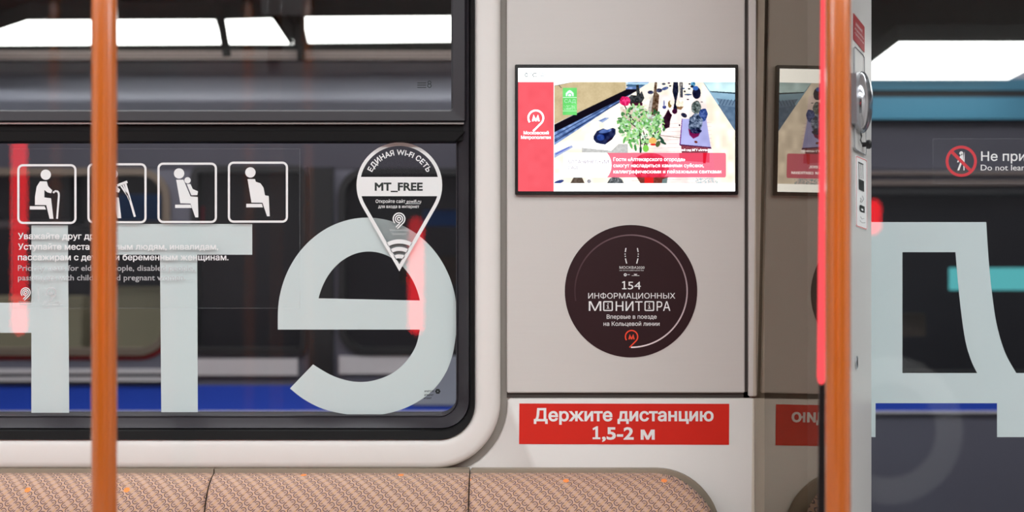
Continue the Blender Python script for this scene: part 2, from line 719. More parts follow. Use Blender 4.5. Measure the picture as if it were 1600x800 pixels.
# ------------------------------------------------------------------ the setting
XL, XR, YF = -3.2, 3.2, -2.36
b = MB(); b.box(XL, XR, YF, 0.14, -0.06, 0.0); S(b.build('floor', M['floor']))
b = MB(); b.box(XL, XR, YF, 0.14, 2.22, 2.28); S(b.build('ceiling', M['ceiling']))
b = MB(); b.box(XL - 0.06, XL, YF, 0.14, 0, 2.22); S(b.build('added_wall_left', M['wall']))  # end walls added to bound the light; the carriage itself runs on
b = MB(); b.box(XR, XR + 0.06, YF, 0.14, 0, 2.22); S(b.build('added_wall_right', M['wall']))

# window opening in back wall coordinates (sheet px at the wall plane)
WX0, WY0 = -470, -230
# plate the panels are fixed on; it leaves the window opening free
b = MB()
fp = lambda x, y: P(x, y, 0.0) + Vector((0, 0.0075, 0))
fq = lambda x, y: P(x, y, 0.0) + Vector((0, 0.06, 0))
ho = rr(WX0 + 30, WY0 + 30, 738, 680, 55, 8)
oo = rr(-2080, -420, 1290, 1575, 0.01, 8)
b.loft([mapl(oo, fp), mapl(ho, fp), mapl(ho, fq), mapl(oo, fq), mapl(oo, fp)])
back = S(b.build('wall_back', M['groove']))
# lower panel of the back wall, its edge following the window surround
cr = 105 + 8
edge = [(793 - cr + cr * math.cos(a), 632 - 2 + cr * math.sin(a)) for a in [math.radians(90 * k / 12) for k in range(13)]][::-1]
low = [(797, 622.5), (1180, 622.5), (1180, 1560), (-2070, 1560), (-2070, 743)] + edge + [(793, 626)]
b = MB()
f0 = lambda x, y: P(x, y, 0.0)
f0b = lambda x, y: P(x, y, 0.0) + Vector((0, 0.004, 0))
f1 = lambda x, y: P(x, y, 0.0) + Vector((0, 0.0072, 0))
b.loft([mapl(inset(low, 2.0), f0), mapl(inset(low, .6), lambda x, y: P(x, y, 0.0) + Vector((0, .0012, 0))), mapl(low, f0b), mapl(low, f1)], True, 0, True, True)
o = b.build('wall_panel', M['wall'], smooth=0.9)
o.name = 'trim_1'; S(o)
# window surround: pale moulded ring
b = MB()
out_ = rr(WX0 - 42, WY0 - 42, 782, 731, 104, 14)
inn = rr(WX0, WY0, 742, 685, 56, 14)


def yo(d):
    return lambda x, y: P(x, y, 0.0) + Vector((0, d, 0))


b.loft([mapl(out_, yo(0.0072)), mapl(out_, yo(-0.004)), mapl(inset(out_, 1.5), yo(-0.009)), mapl(inset(out_, 5), yo(-0.0125)), mapl(inset(out_, 12), yo(-0.0145)),
        mapl(inset(inn, -12), yo(-0.0135)), mapl(inset(inn, -3), yo(-0.012)), mapl(inn, yo(-0.009)), mapl(inn, yo(0.03))])
S(b.build('trim_2', M['surround'], smooth=0.6))
# upper panel that carries the monitor
b = prism(yo(-0.002), yo(0.0072), rect(792, -420, 1163.5, 613.5))
S(b.build('trim_3', M['steel'], bevel=0.0016))
# strips round it, coloured dark for the shade in the gaps
b = MB()
b.loft([mapl(rect(1163, -420, 1172, 622), yo(0.0072)), mapl(rect(1163, -420, 1172, 622), yo(0.0062))], True, 0, True, True)
b.loft([mapl(rect(792, 613, 1172, 622), yo(0.0072)), mapl(rect(792, 613, 1172, 622), yo(0.0062))], True, 0, True, True)
S(b.build('trim_4', M['recess']))
# narrow pale column beside it
b = prism(yo(-0.003), yo(0.0072), rect(1169.5, -420, 1181, 619))
S(b.build('trim_5', M['steel'], bevel=0.0012))

# --- window
win = thing('window_1', None, None, P(140, 685, 0.02), kind='structure')


def ring(name, m, oR, iR, prof, parent, smooth=0.7):
    """prof: list of (t, y): t 0 at the outer loop, 1 at the inner loop"""
    b = MB()
    loops = []
    for t, y in prof:
        loops.append([P(o[0] + (i[0] - o[0]) * t, o[1] + (i[1] - o[1]) * t, 0.0) + Vector((0, y, 0)) for o, i in zip(oR, iR)])
    b.loft(loops)
    return b.build(name, m, parent, smooth=smooth)


g0 = rr(WX0, WY0, 742.5, 685.5, 56, 14)
g1 = rr(WX0 + 10, WY0 + 10, 734, 669, 44, 14)
g2 = rr(WX0 + 30, WY0 + 30, 712, 650.5, 27, 14)
ring('gasket', M['rubber'], g0, g1, [(0, 0.03), (0, -0.012), (0.1, -0.016), (0.8, -0.012), (1, -0.006), (1, 0.03)], win)
ring('frame', M['frame'], g1, g2, [(0, 0.03), (0, -0.004), (0.06, -0.007), (0.12, -0.004), (0.55, 0.006), (0.88, 0.014), (0.92, 0.012), (1.0, 0.014), (1, 0.06)], win)
# transom between the lower pane and the hinged upper sash
b = MB(); b.loft([mapl(rect(WX0 + 30, 195, 732, 220), yo(0.004)), mapl(rect(WX0 + 30, 195, 732, 220), yo(0.05))], True, 0, True, True)
b.loft([mapl([(WX0 + 30, 205), (727, 205), (712, 221), (WX0 + 30, 221)], yo(-0.002)), mapl([(WX0 + 30, 200), (730, 200), (716, 221), (WX0 + 30, 221)], yo(0.03))], True, 0, True, True)
b.build('transom', M['rubber'], win, bevel=0.001)
b = MB(); b.loft([mapl(rect(WX0 + 30, 192, 725, 194.5), yo(-0.004)), mapl(rect(WX0 + 30, 192, 725, 194.5), yo(0.02))], True, 0, True, True)
b.build('bright_strip', M['bright'], win)
sash = MB()
so = rr(WX0 + 34, WY0 + 30, 728, 190.5, 3, 6)
si = rr(WX0 + 60, WY0 + 60, 705, 171.5, 3, 6)
sash.loft([mapl(so, yo(0.03)), mapl(so, yo(-0.002)), mapl(inset(so, 2), yo(-0.005)), mapl(inset(si, -3), yo(-0.003)), mapl(si, yo(0.002)), mapl(si, yo(0.03))])
sash_o = sash.build('sash', M['frame'], win, smooth=0.5)
for k, xx in enumerate((630, 660, 690)):
    pass
# panes
YG = 0.020      # inner face of the lower glass
b = prism(yo(YG), yo(YG + 0.005), rr(WX0 + 24, 200, 718, 658, 30, 8))
b.build('pane', M['glass'], win)
b = prism(yo(0.012), yo(0.016), rect(WX0 + 50, WY0 + 50, 712, 179))
b.build('pane', M['glass'], win)
# maker's marks on the two panes
fl = Flat(MP(0.0115))
s2 = lambda x, y: (x, y)
for yy in (129, 132.5, 136):
    fl.rect(652, yy, 666, yy + 1.2)
fl.arc(671, 129, 1.8, 2.9, 0, 360, 14); fl.arc(671, 134, 2.2, 3.4, 0, 360, 14)
fl.build('maker_mark', M['black_print'], win)
fl = Flat(MP(YG - 0.0005))
for k, (x0, x1, yy) in enumerate(((663, 678, 611), (663, 677, 617), (662, 674, 622))):
    text_into(fl, ('мчвтслк', 'втвалкт', 'итант')[k], x0, x1, yy + 1.5, 3.5, 0.03, slant=0.25)
for k in range(6):
    a = k * math.pi / 3
    fl.circ(684 + 2.6 * math.cos(a), 611.5 + 2.6 * math.sin(a), 1.7, 10)
fl.build('maker_mark', M['black_print'], win)

# --- giant frosted letters on the outer face of the glass
YL = YG + 0.0058


def letter(name, label, pts, Y, th=0.0006):
    o = prism(MP(Y), lambda x, y: P(x, y, Y) + Vector((0, th, 0)), pts).build(name, M['frost'])
    props(o, label, 'decal')
    return o


letter('window_letter', 'frosted letter with a crossbar, cut by the left picture edge, on the window',
       [(-60, 352), (-112, 352), (-112, 645), (-60, 645), (-60, 520), (49, 520), (49, 645), (108, 645), (106, 352), (49, 352), (49, 473), (-60, 473)], YL)
letter('window_letter', 'frosted letter with top bar and single stem, partly behind the orange pole',
       [(163, 350), (394, 350), (394, 398), (308, 398), (309, 644), (252, 644), (250, 398), (163, 398)], YL)
eo = [(434, 515), (434, 494)] + [(574 + 140 * math.cos(math.radians(180 - a)), 494.5 - 154.5 * math.sin(math.radians(180 - a))) for a in range(3, 181, 3)]
eo += smooth_line([(713, 520), (707, 555), (695, 585), (675, 611), (645, 632), (610, 645), (575, 649), (540, 647), (505, 639), (475, 624), (453, 607)])
eo += smooth_line([(489, 569.5), (515, 585), (540, 594), (565, 597), (590, 593), (615, 582), (636, 563), (650, 540), (656, 515)])
cnt = [(576.5 + 82 * math.cos(math.radians(a)), 494 - 101 * math.sin(math.radians(a))) for a in range(14, 167, 3)]
# the letter with its counter, joined by a hairline cut
KC, KE = 25, 31
cut = eo[:KE] + [cnt[KC]] + cnt[KC + 1:] + cnt[:KC] + [(cnt[KC][0] + 0.02, cnt[KC][1])] + [(eo[KE - 1][0] + 0.02, eo[KE - 1][1])] + eo[KE:]
letter('window_letter', 'large round frosted letter on the window under the pin sticker', cut, YL)

# --- priority sticker on the inner face
YS = YG - 0.0006
ps = thing('priority_seat_sticker', 'clear sticker with four white seated pictograms and text on the window', 'sticker', P(245, 480, YS))
fl = Flat(MP(YS)); fl.poly(rect(18, 232, 469, 482)); fl.build('film', M['clear_film'], ps)
fl = Flat(MP(YS - 0.0002)); fl.outline(rr(18, 232, 469, 482, 2, 3), 0.9); fl.build('film_edge', M['film_edge'], ps)
YP = YS - 0.0004


def zz(pts, k, ox, oy):
    return [(x / k + ox, y / k + oy) for x, y in pts]


body1 = zz([(192, 195), (225, 195), (231, 218), (251, 238), (246, 252), (228, 248), (213, 236), (213, 272), (245, 276), (257, 375), (238, 375), (222, 309), (168, 308), (168, 270), (176, 220)], 3.075, 0, 220)
seat1 = zz([(143, 314), (214, 314), (221, 330), (143, 330)], 3.075, 0, 220)
fl = Flat(MP(YP))
fl.outline(rr(27, 256.5, 119.5, 350, 9, 6), 3.4); fl.circ(71.5, 273, 8.1); fl.poly(body1); fl.poly(seat1)
fl.path(zz([(274, 375), (283, 262), (281, 248), (272, 241), (262, 243), (256, 251)], 3.075, 0, 220), 3)
fl.build('pictogram', M['white_print'], ps)
fl = Flat(MP(YP))
fl.outline(rr(136.5, 255, 229, 349, 9, 6), 3.4); fl.circ(176, 272, 8.1)
fl.poly([(x + 106, y - 1) for x, y in body1]); fl.poly([(x + 103, y - 1) for x, y in seat1])
fl.line((183, 290), (199, 284), 4)
fl.path(zz([(602, 205), (648, 365)], 3.075, 0, 220), 3.4); fl.path(zz([(578, 213), (612, 262)], 3.075, 0, 220), 2.4); fl.path(zz([(590, 208), (622, 285)], 3.075, 0, 220), 2.4)
fl.build('pictogram', M['white_print'], ps)
fl = Flat(MP(YP))
fl.outline(rr(246, 254, 339, 348.5, 9, 6), 3.4); fl.circ(279.8, 271, 8.1); fl.circ(293.1, 281.7, 4.9)
fl.poly(zz([(293, 187), (328, 187), (362, 267), (397, 270), (400, 368), (385, 368), (362, 302), (313, 300)], 3.077, 180, 220))
fl.poly(zz([(344, 208), (362, 208), (373, 232), (398, 243), (395, 261), (366, 262)], 3.077, 180, 220))
fl.poly(zz([(288, 307), (362, 307), (368, 323), (288, 323)], 3.077, 180, 220))
fl.build('pictogram', M['white_print'], ps)
fl = Flat(MP(YP))
fl.outline(rr(356, 252.5, 450, 348, 9, 6), 3.4); fl.circ(391.2, 269.4, 8.1)
fl.poly(zz([(636, 184), (672, 184), (676, 197), (698, 204), (713, 225), (720, 262), (738, 265), (743, 363), (730, 363), (708, 298), (655, 297)], 3.077, 180, 220))
fl.poly(zz([(630, 303), (705, 303), (710, 320), (630, 320)], 3.077, 180, 220))
fl.build('pictogram', M['white_print'], ps)
for s, x1, base in (('Уважайте друг друга.', 172, 373.5), ('Уступайте места пожилым людям, инвалидам,', 341, 390), ('пассажирам с детьми и беременным женщинам.', 357, 406.5)):
    text(MP(YP), s, 28, x1, base, 9.6, M['white_print'], ps, 0.04)
for s, x1, base in (('Priority seats for elderly people, disabled people,', 304, 423), ('passengers with children and pregnant women.', 290, 438)):
    text(MP(YP), s, 28, x1, base, 9.2, M['grey_print'], ps, 0.02)
fl = Flat(MP(YP)); transport_mark(fl, 40, 457, 8); fl.build('emblem', M['white_print'], ps)
fl = Flat(MP(YP)); metro_mark(fl, 80, 457, 8, 1.9); fl.build('emblem', M['grey_print'], ps)
fl = Flat(MP(YP)); fl.rect(59.4, 449, 60.6, 468); fl.build('divider', M['grey_print'], ps)
for s, x0, x1, y in (('Московский', 29, 52, 473), ('Транспорт', 30, 50, 477), ('Московский', 68, 92, 473), ('Метрополитен', 66, 94, 477)):
    text(MP(YP), s, x0, x1, y, 2.8, M['faint_print'], ps, 0.02)

# --- wi-fi pin sticker
wf = thing('wifi_pin_sticker', 'white pin-shaped wireless network sticker near the upper right corner of the window', 'sticker', P(624, 424, YS))


def pin(cx, cy, r, tip, n=40):
    d = tip - cy
    a = math.acos(r / d)
    pts = [(cx, tip)]
    for k in range(n + 1):
        t = math.pi / 2 - a - (2 * math.pi - 2 * a) * k / n     # sweep over the top
        pts.append((cx + r * math.cos(t), cy + r * math.sin(t)))
    return pts


po, pi_ = pin(624, 289.5, 67, 424), pin(624, 289.5, 61.5, 412.9)
fl = Flat(MP(YS)); fl.poly(pi_); fl.build('film', M['tint_film'], wf)
fl = Flat(MP(YP))
for k in range(len(po)):
    j = (k + 1) % len(po)
    fl.poly([po[k], po[j], pi_[j], pi_[k]])
fl.build('outline', M['white_print'], wf)
fl = Flat(MP(YP - 0.0001)); fl.poly([(561, 276.5), (687, 276.5), (688, 290), (686, 306.5), (562, 306.5), (560, 290)]); fl.build('band', M['white_print'], wf)
text(MP(YP - 0.0003), 'MT_FREE', 585.5, 660.5, 297.5, 13, M['black_print'], wf, 0.07)
arc_text(MP(YP), 'ЕДИНАЯ WI-FI СЕТЬ', 624, 289.5, 47.5, 155, 25, 8.6, M['white_print'], wf, 0.055)
text(MP(YP), 'Откройте сайт gowifi.ru', 587, 658, 317, 5.3, M['white_print'], wf, 0.015)
fl = Flat(MP(YP)); fl.rect(633, 318, 657, 318.7); fl.build('underline', M['white_print'], wf)
text(MP(YP), 'для входа в интернет', 591, 655, 325, 5.0, M['white_print'], wf, 0.02)
fl = Flat(MP(YP)); transport_mark(fl, 623.5, 342, 10); fl.build('emblem', M['white_print'], wf)
text(MP(YP), 'Московский', 609, 638, 361, 3.6, M['faint_print'], wf, 0.02)
text(MP(YP), 'Транспорт', 611.5, 635, 367, 3.6, M['faint_print'], wf, 0.02)
for r0, r1 in ((35.5, 42), (24, 30), (12.5, 18.5)):
    fl = Flat(MP(YP)); fl.arc(624, 416, r0, r1, 61, 119, 16); fl.build('wave', M['white_print'], wf)
fl = Flat(MP(YP)); fl.poly([(618, 405), (622, 403.5), (626, 406.5), (625, 409), (622, 408)]); fl.build('wave_dot', M['black_print'], wf)

# ------------------------------------------------------------------ monitor
YM = -0.012
mon = thing('information_monitor', 'wall monitor with black bezel showing stones and a rose on a table', 'monitor', P(978, 305, -0.002))
b = MB()
mo = rr(804.5, 102.5, 1151.5, 305, 2.0, 4)
mi = rr(809.5, 108, 1146.5, 299.5, 0.8, 4)
b.loft([mapl(mo, yo(0.0)), mapl(mo, yo(YM + 0.001)), mapl(inset(mo, 0.8), yo(YM)), mapl(mi, yo(YM)), mapl(mi, yo(YM + 0.0012))])
b.build('bezel', M['bezel'], mon)


def screen_picture():
    """the picture shown on the monitor, rastered as vertex colours of the display"""
    X0, Y0, X1, Y1 = 809.5, 108.0, 1146.5, 299.5
    K = 1.6
    W, H = int((X1 - X0) * K), int((Y1 - Y0) * K)
    ss = 2
    gx = X0 + (np.arange(W * ss) + .5) / (K * ss)
    gy = Y0 + (np.arange(H * ss) + .5) / (K * ss)
    GX, GY = np.meshgrid(gx, gy)
    img = np.zeros((H * ss, W * ss, 3)); img[:] = (249, 254, 255)
    rng = np.random.RandomState(5)

    def noise(cell):
        w, h = int((X1 - X0) / cell) + 3, int((Y1 - Y0) / cell) + 3
        g = rng.rand(h, w)
        fx, fy = (GX - X0) / cell, (GY - Y0) / cell
        ix, iy = fx.astype(int), fy.astype(int)
        tx, ty = fx - ix, fy - iy
        tx, ty = tx * tx * (3 - 2 * tx), ty * ty * (3 - 2 * ty)
        return (g[iy, ix] * (1 - tx) + g[iy, ix + 1] * tx) * (1 - ty) + (g[iy + 1, ix] * (1 - tx) + g[iy + 1, ix + 1] * tx) * ty
    n2, n4, n9, n1 = noise(2.2), noise(4.5), noise(10), noise(1.2)

    def pm(pts):
        m = np.zeros(GX.shape, bool)
        n = len(pts)
        for i in range(n):
            (xa, ya), (xb, yb) = pts[i], pts[(i + 1) % n]
            if ya == yb:
                continue
            c = (ya > GY) != (yb > GY)
            m ^= c & (GX < (xb - xa) * (GY - ya) / (yb - ya) + xa)
        return m

    def em(cx, cy, rx, ry, rot=0.0, wob=0.0):
        c, s = math.cos(rot), math.sin(rot)
        x, y = (GX - cx) * c + (GY - cy) * s, -(GX - cx) * s + (GY - cy) * c
        return (x / rx) ** 2 + (y / ry) ** 2 < 1 + (wob * (n4 - .5) * 2 if wob else 0)

    def fill(m, c, nz=None, amp=0.0, alpha=1.0):
        col = np.array(c, float)[None, None, :]
        if nz is not None:
            col = col + ((nz - 0.5) * 2 * amp)[..., None]
        img[m] = (img * (1 - alpha) + col * alpha)[m]
    photo = (GX > 866) & (GX < 1146.5) & (GY > 130) & (GY < 287)
    fill(photo, (247, 237, 220), n9, 5)
    fill(photo & (GX > 1020) & (GX < 1120) & (GY > 150), (250, 232, 227), n9, 4)
    fill(photo & pm([(1098, 132), (1147, 208), (1147, 287), (1118, 287)]), (248, 236, 216), n9, 5)
    # boards of the table
    for k in range(16):
        y = 196 + k * 6.2
        fill(photo & (abs(GY - y + (GX - 1000) * 0.03) < 0.35) & (GX > 985) & (GX < 1110), (238, 216, 214))
    fill(photo & pm([(1030, 212), (1062, 216), (1062, 217.2), (1030, 213)]), (170, 150, 140))
    # pavement left, with joints
    fill(photo & pm([(866, 228), (866, 196), (980, 138), (980, 130), (1014, 130)]), (120, 150, 205), n4, 40)
    for k in range(26):
        t = k / 26
        xa, ya = 866 + 150 * t, 222 - 92 * t
        fill(photo & pm([(xa, ya), (xa + 16, ya - 10), (xa + 17, ya - 9), (xa + 1.2, ya + 1)]) & pm([(866, 228), (866, 196), (980, 138), (1014, 130)]), (40, 60, 110))
    fill(photo & pm([(866, 213), (985, 147), (985, 148.4), (866, 214.6)]), (40, 60, 110))
    fill(photo & pm([(866, 219.5), (985, 151), (985, 152), (866, 220.8)]), (40, 60, 110))
    fill(photo & pm([(977, 131), (1013, 131), (1010, 134), (977, 133)]), (190, 230, 250))
    fill(photo & pm([(978, 134), (1007, 134.5), (1003, 137), (978, 137)]), (70, 110, 140))
    # the table top sheet left
    fill(photo & pm([(866, 232), (975, 163), (992, 175), (950, 240), (866, 287)]), (248, 240, 222), n9, 5)
    fill(photo & pm([(866, 240), (893, 228), (895, 231), (866, 248)]), (176, 190, 235))
    fill(photo & pm([(868, 241), (889, 230.5), (890, 231.5), (868, 243)]), (90, 110, 210))
    fill(photo & pm([(934, 190), (945, 185), (952, 185.5), (941, 193)]), (170, 190, 230))
    fill(photo & pm([(936, 190), (945, 186), (947, 186.5), (938, 191)]), (110, 130, 190))
    # wood board upper left and shadow below
    fill(photo & pm([(866, 196), (977, 141), (1000, 141), (866, 208)]), (18, 14, 26))
    fill(photo & pm([(866, 136), (895, 130), (977, 130), (977, 142), (866, 195)]), (214, 194, 152), n2 * 0.4 + n9 * 0.6, 14)
    fill(photo & pm([(866, 130), (892, 130), (866, 135.5)]), (238, 248, 252))
    fill(photo & pm([(866, 135.5), (895, 130), (896, 130), (866, 136.4)]), (140, 130, 110))
    fill(photo & pm([(872, 135), (874, 134.6), (878, 139), (876, 139.4)]), (140, 130, 110))
    # right side: pale wall, kerb, paving
    fill(photo & pm([(1097, 130), (1147, 130), (1147, 206)]), (96, 122, 150), n4, 14)
    fill(photo & pm([(1102, 138), (1147, 142), (1147, 168), (1120, 165)]), (150, 190, 215), n9, 14)
    fill(photo & pm([(1117, 155), (1147, 159), (1147, 169), (1124, 166)]), (112, 138, 165))
    for k in range(6):
        x = 1121 + k * 5.2
        fill(photo & pm([(x, 166), (x + 4.5, 157), (x + 5.6, 157), (x + 1, 166)]), (60, 84, 110))
    fill(photo & pm([(1097, 130), (1147, 130), (1147, 146.5), (1108, 144)]), (206, 240, 246), n9, 10)
    fill(photo & pm([(1108, 144), (1147, 146.3), (1147, 148.4), (1109, 145.5)]), (30, 50, 66))
    # stone box behind the plant, slab under the blue stone
    fill(photo & pm([(968, 168), (1004, 166), (1022, 144), (1028, 180), (1010, 200), (972, 204)]), (240, 232, 216), n4, 14)
    fill(photo & pm([(972, 172), (1010, 172), (1010, 200), (972, 203)]), (228, 208, 190), n4, 12)
    fill(photo & pm([(1014, 160), (1020, 150), (1022, 190), (1008, 196)]), (190, 182, 176), n2, 24)
    fill(photo & pm([(908, 231), (930, 216), (966, 214), (972, 218), (954, 237), (912, 233)]), (250, 251, 250))
    fill(photo & pm([(909, 232), (955, 236.5), (966, 226), (980, 226), (980, 240), (909, 239)]), (208, 208, 206), n2, 12)
    bl = photo & pm([(927, 214), (932, 206), (942, 202), (948, 204), (957, 201), (961, 203), (961, 211), (956, 219), (945, 227), (938, 226), (931, 224), (927, 219)])
    fill(bl, (28, 36, 78), n4, 20); fill(bl & em(945, 206, 10, 3, -.2), (88, 116, 184), n4, 30); fill(bl & em(938, 216, 6, 5), (52, 80, 160), n4, 30); fill(bl & em(954, 221, 7, 4, -.6), (28, 14, 40))
    # dark rock on its stand
    fill(photo & pm([(978, 160), (985, 150), (994, 151), (993, 135), (997, 133.5), (999, 148), (1002, 144), (1006, 155), (1001, 163), (984, 163)]), (52, 56, 58), n2, 34)
    fill(photo & pm([(983, 162), (1003, 162), (1003, 166.5), (985, 166.5)]), (70, 20, 44))
    # posts
    fill(photo & pm([(1022, 130), (1025.5, 130), (1025, 146), (1029, 150), (1026, 184), (1016, 180), (1020, 150)]), (104, 80, 62), n2, 54)
    fill(photo & em(1015.5, 146, 4.5, 2.8), (60, 64, 96), n2, 40); fill(photo & em(1029, 143, 4.5, 3.2), (60, 64, 96), n2, 40)
    fill(photo & em(1038, 140, 5.5, 2.4, -.3), (92, 108, 160), n2, 40)
    fill(photo & pm([(1051, 130), (1058, 130), (1059, 144), (1055.5, 160), (1057, 174), (1050, 176), (1053, 158), (1049.5, 145)]), (24, 28, 50), n2, 20)
    fill(photo & em(1053, 175.5, 4, 4), (60, 14, 46))
    fill(photo & pm([(1060, 130), (1065, 130), (1065, 153), (1061, 154)]), (150, 144, 140), n2, 40); fill(photo & pm([(1063, 140), (1065.5, 130), (1065.5, 154), (1063, 154)]), (40, 46, 66))
    for cx, cy, rx, ry, c in ((1036, 133, 3, 1.6, (70, 80, 100)), (1044, 131.5, 2, 1.3, (90, 60, 90)), (1046, 136, 2, 1.1, (30, 40, 40)), (1076, 133, 1.5, 1.3, (20, 30, 60)), (1075.5, 140.5, 2, 1.2, (30, 50, 70)), (1068.5, 144.5, 1.7, 1.3, (20, 20, 30)), (1074, 149.5, 6, 1.2, (60, 90, 130)), (1067, 140, 1.6, 1.2, (50, 90, 140)), (1073.5, 157, 2, .9, (30, 40, 60)), (1037, 169, 3, 2.6, (60, 70, 140)), (1036.5, 163, 1.4, 5, (150, 160, 200)), (1060.5, 197, 1.2, 1.6, (60, 40, 60)), (1095, 161, 2, .8, (130, 130, 130))):
        fill(photo & em(cx, cy, rx, ry), c)
    fill(photo & em(1081.5, 133, 3.5, 4), (70, 140, 180), n2, 40); fill(photo & em(1080, 137, 2.6, 1.8), (20, 30, 60))
    fill(photo & em(1087, 147, 6.4, 9.4, 0, .1), (24, 26, 54), n4, 16); fill(photo & em(1085.5, 139.5, 4.4, 3.4), (64, 110, 190))
    fill(photo & em(1045.5, 164.5, 3, 5.5), (150, 120, 60), n2, 30); fill(photo & em(1049, 162, 3.6, 4), (238, 236, 220))
    fill(photo & em(1061, 164, 6, 6.6), (246, 236, 214), n2, 10); fill(photo & pm([(1056, 168), (1067, 168), (1063, 173), (1057, 172)]), (140, 104, 70), n2, 30)
    fill(photo & pm([(1043, 172), (1046, 178), (1049, 181), (1046, 190), (1045, 200), (1038, 203), (1033.5, 198), (1034.5, 186), (1037, 183)]), (44, 14, 34), n4, 14)
    fill(photo & em(1067.5, 181.5, 5, 3.2, .5), (32, 34, 60), n2, 24)
    # lilac board with legs and the mottled stone on it
    fill(photo & pm([(1064, 187), (1102, 187), (1109, 232), (1061, 227)]), (186, 188, 244), n9, 14)
    fill(photo & pm([(1064, 187), (1065, 187), (1062, 228), (1060.4, 227.5)]), (110, 30, 130))
    fill(photo & pm([(1060.6, 226.5), (1109.5, 231), (1110, 233.6), (1060.6, 228.6)]), (74, 14, 70))
    fill(photo & pm([(1063, 228.5), (1105, 232), (1104, 240), (1064, 240)]), (146, 70, 84), n2, 20)
    fill(photo & pm([(1074, 202), (1094, 206), (1090, 214), (1082, 218), (1076, 212)]), (128, 24, 84), n9, 20)
    fill(photo & em(1086, 223, 2.6, 1.8, .3), (120, 50, 40))
    fill(photo & em(1086.5, 169, 7.6, 10.4, 0, .25), (112, 124, 122), n1 * .5 + n4 * .5, 120); fill(photo & em(1097, 181, 6.8, 10.5, .2, .15), (60, 84, 150), n2, 44)
    fill(photo & em(1085, 194, 10.8, 15, 0.15, .25), (92, 108, 136), n1 * .4 + n4 * .6, 150); fill(photo & em(1086, 206, 9, 4), (26, 30, 70), n1, 70)
    # plant
    r2 = random.Random(3)
    pl = np.zeros_like(photo)
    for k in range(90):
        a, rad = r2.random() * 6.283, math.sqrt(r2.random())
        cx, cy = 1001 + 37 * rad * math.cos(a), 197 + 31 * rad * math.sin(a)
        fill(photo & em(cx, cy, 2.2 + 2.6 * r2.random(), 1.2 + 1.1 * r2.random(), r2.random() * 3.14), r2.choice([(46, 92, 52), (70, 120, 76), (84, 140, 84)]))
    for p, q in (((975, 166), (985, 186)), ((976, 186), (1000, 206)), ((985, 184), (995, 198)), ((1000, 230), (998, 190)), ((1030, 205), (1005, 228)), ((1012, 236), (1004, 205))):
        dx, dy = q[0] - p[0], q[1] - p[1]
        l = math.hypot(dx, dy); nx, ny = -dy / l * .8, dx / l * .8
        fill(photo & pm([(p[0] + nx, p[1] + ny), (q[0] + nx, q[1] + ny), (q[0] - nx, q[1] - ny), (p[0] - nx, p[1] - ny)]), (52, 40, 44))
    for k in range(250):
        a, rad = r2.random() * 6.283, math.sqrt(r2.random())
        cx, cy = 1000 + 36 * rad * math.cos(a), 195 + 30 * rad * math.sin(a)
        if cy < 172 and cx < 980 or (cx > 1015 and cy < 178):
            continue
        fill(photo & em(cx, cy, 1.8 + 2.4 * r2.random(), 1.0 + 1.1 * r2.random(), r2.random() * 3.14), r2.choice([(200, 238, 192), (176, 230, 164), (156, 218, 134), (210, 242, 218), (124, 196, 108), (184, 234, 142), (96, 156, 92)]))
    for cx, cy, a in ((985, 228, 1.2), (992, 232, 1.4), (1000, 235, 1.6), (1035, 224, .5), (1033, 219, .9), (985, 222, 2.6), (975, 220, 1.9)):
        fill(photo & em(cx, cy, 5.5, 1.9, a), r2.choice([(70, 150, 80), (110, 190, 100), (40, 80, 60)]))
    fill(photo & em(1008, 233, 4.6, 5.5), (140, 220, 90)); fill(photo & em(1019, 221, 6, 5), (250, 200, 110)); fill(photo & em(1020, 227, 5, 1.6), (240, 50, 40)); fill(photo & em(1027, 226, 3.4, 5, .4), (90, 104, 60))
    ro = photo & em(975.5, 159.5, 8, 7.4, 0, .2)
    fill(ro, (236, 44, 112), n2, 44)
    # pot and stones along the lower edge
    fill(photo & pm([(993, 276), (1044, 276), (1036, 287), (1000, 287)]), (128, 62, 52), n2, 14); fill(photo & pm([(1006, 278), (1020, 278), (1020, 287), (1006, 287)]), (240, 40, 40))
    fill(photo & pm([(1034, 281), (1042, 278), (1041, 287), (1033, 287)]), (120, 140, 140))
    fill(photo & pm([(896, 278), (909, 278), (913, 287), (891, 287)]), (98, 84, 74), n2, 16); fill(photo & em(873, 285, 8, 2.6, -.3), (60, 76, 140)); fill(photo & em(961, 286, 12, 9, 0, .2), (100, 104, 108), n1, 70)
    fill(photo & em(920, 284, 3, 3), (170, 170, 180), n1, 40)
    fill(photo & (GX > 1085) & (GX < 1120) & (GY > 279) & (n1 > .55), (190, 214, 220))
    # caption plates
    cap = photo & (GX > 880) & (GX < 1132.5) & (GY > 240) & (GY < 278) & ~((GX > 1129) & ((GY < 243) | (GY > 275)) & ~em(1129, 243, 3.5, 3.5) & ~em(1129, 275, 3.5, 3.5))
    potc = cap & em(1015, 262, 29, 22)
    fill(cap, (255, 92, 128), alpha=0.74)
    fill(potc, (236, 40, 72), n4, 16, alpha=0.8)
    fill(cap & pm([(1060, 240), (1107, 240), (1107, 255), (1060, 252)]), (240, 60, 90), alpha=.7); fill(cap & pm([(1097, 240), (1103, 240), (1101, 256), (1097, 256)]), (232, 14, 40), alpha=.8)
    wh = cap & ((GX < 930) | em(930, 259, 25, 27))
    fill(wh, (238, 252, 254))
    # garden sign
    sg = (GX > 879.3) & (GX < 901) & (GY > 139) & (GY < 181)
    fill(sg, (120, 232, 124), n9, 10)
    hs = sg & pm([(884, 152), (884, 147), (887, 144), (890, 142.5), (893, 144), (896, 147), (896, 152)])
    fill(hs, (214, 255, 246)); fill(hs & em(890, 151, 3.8, 4), (120, 232, 140)); fill(hs & em(890, 151, 2.4, 2.6), (225, 255, 250))
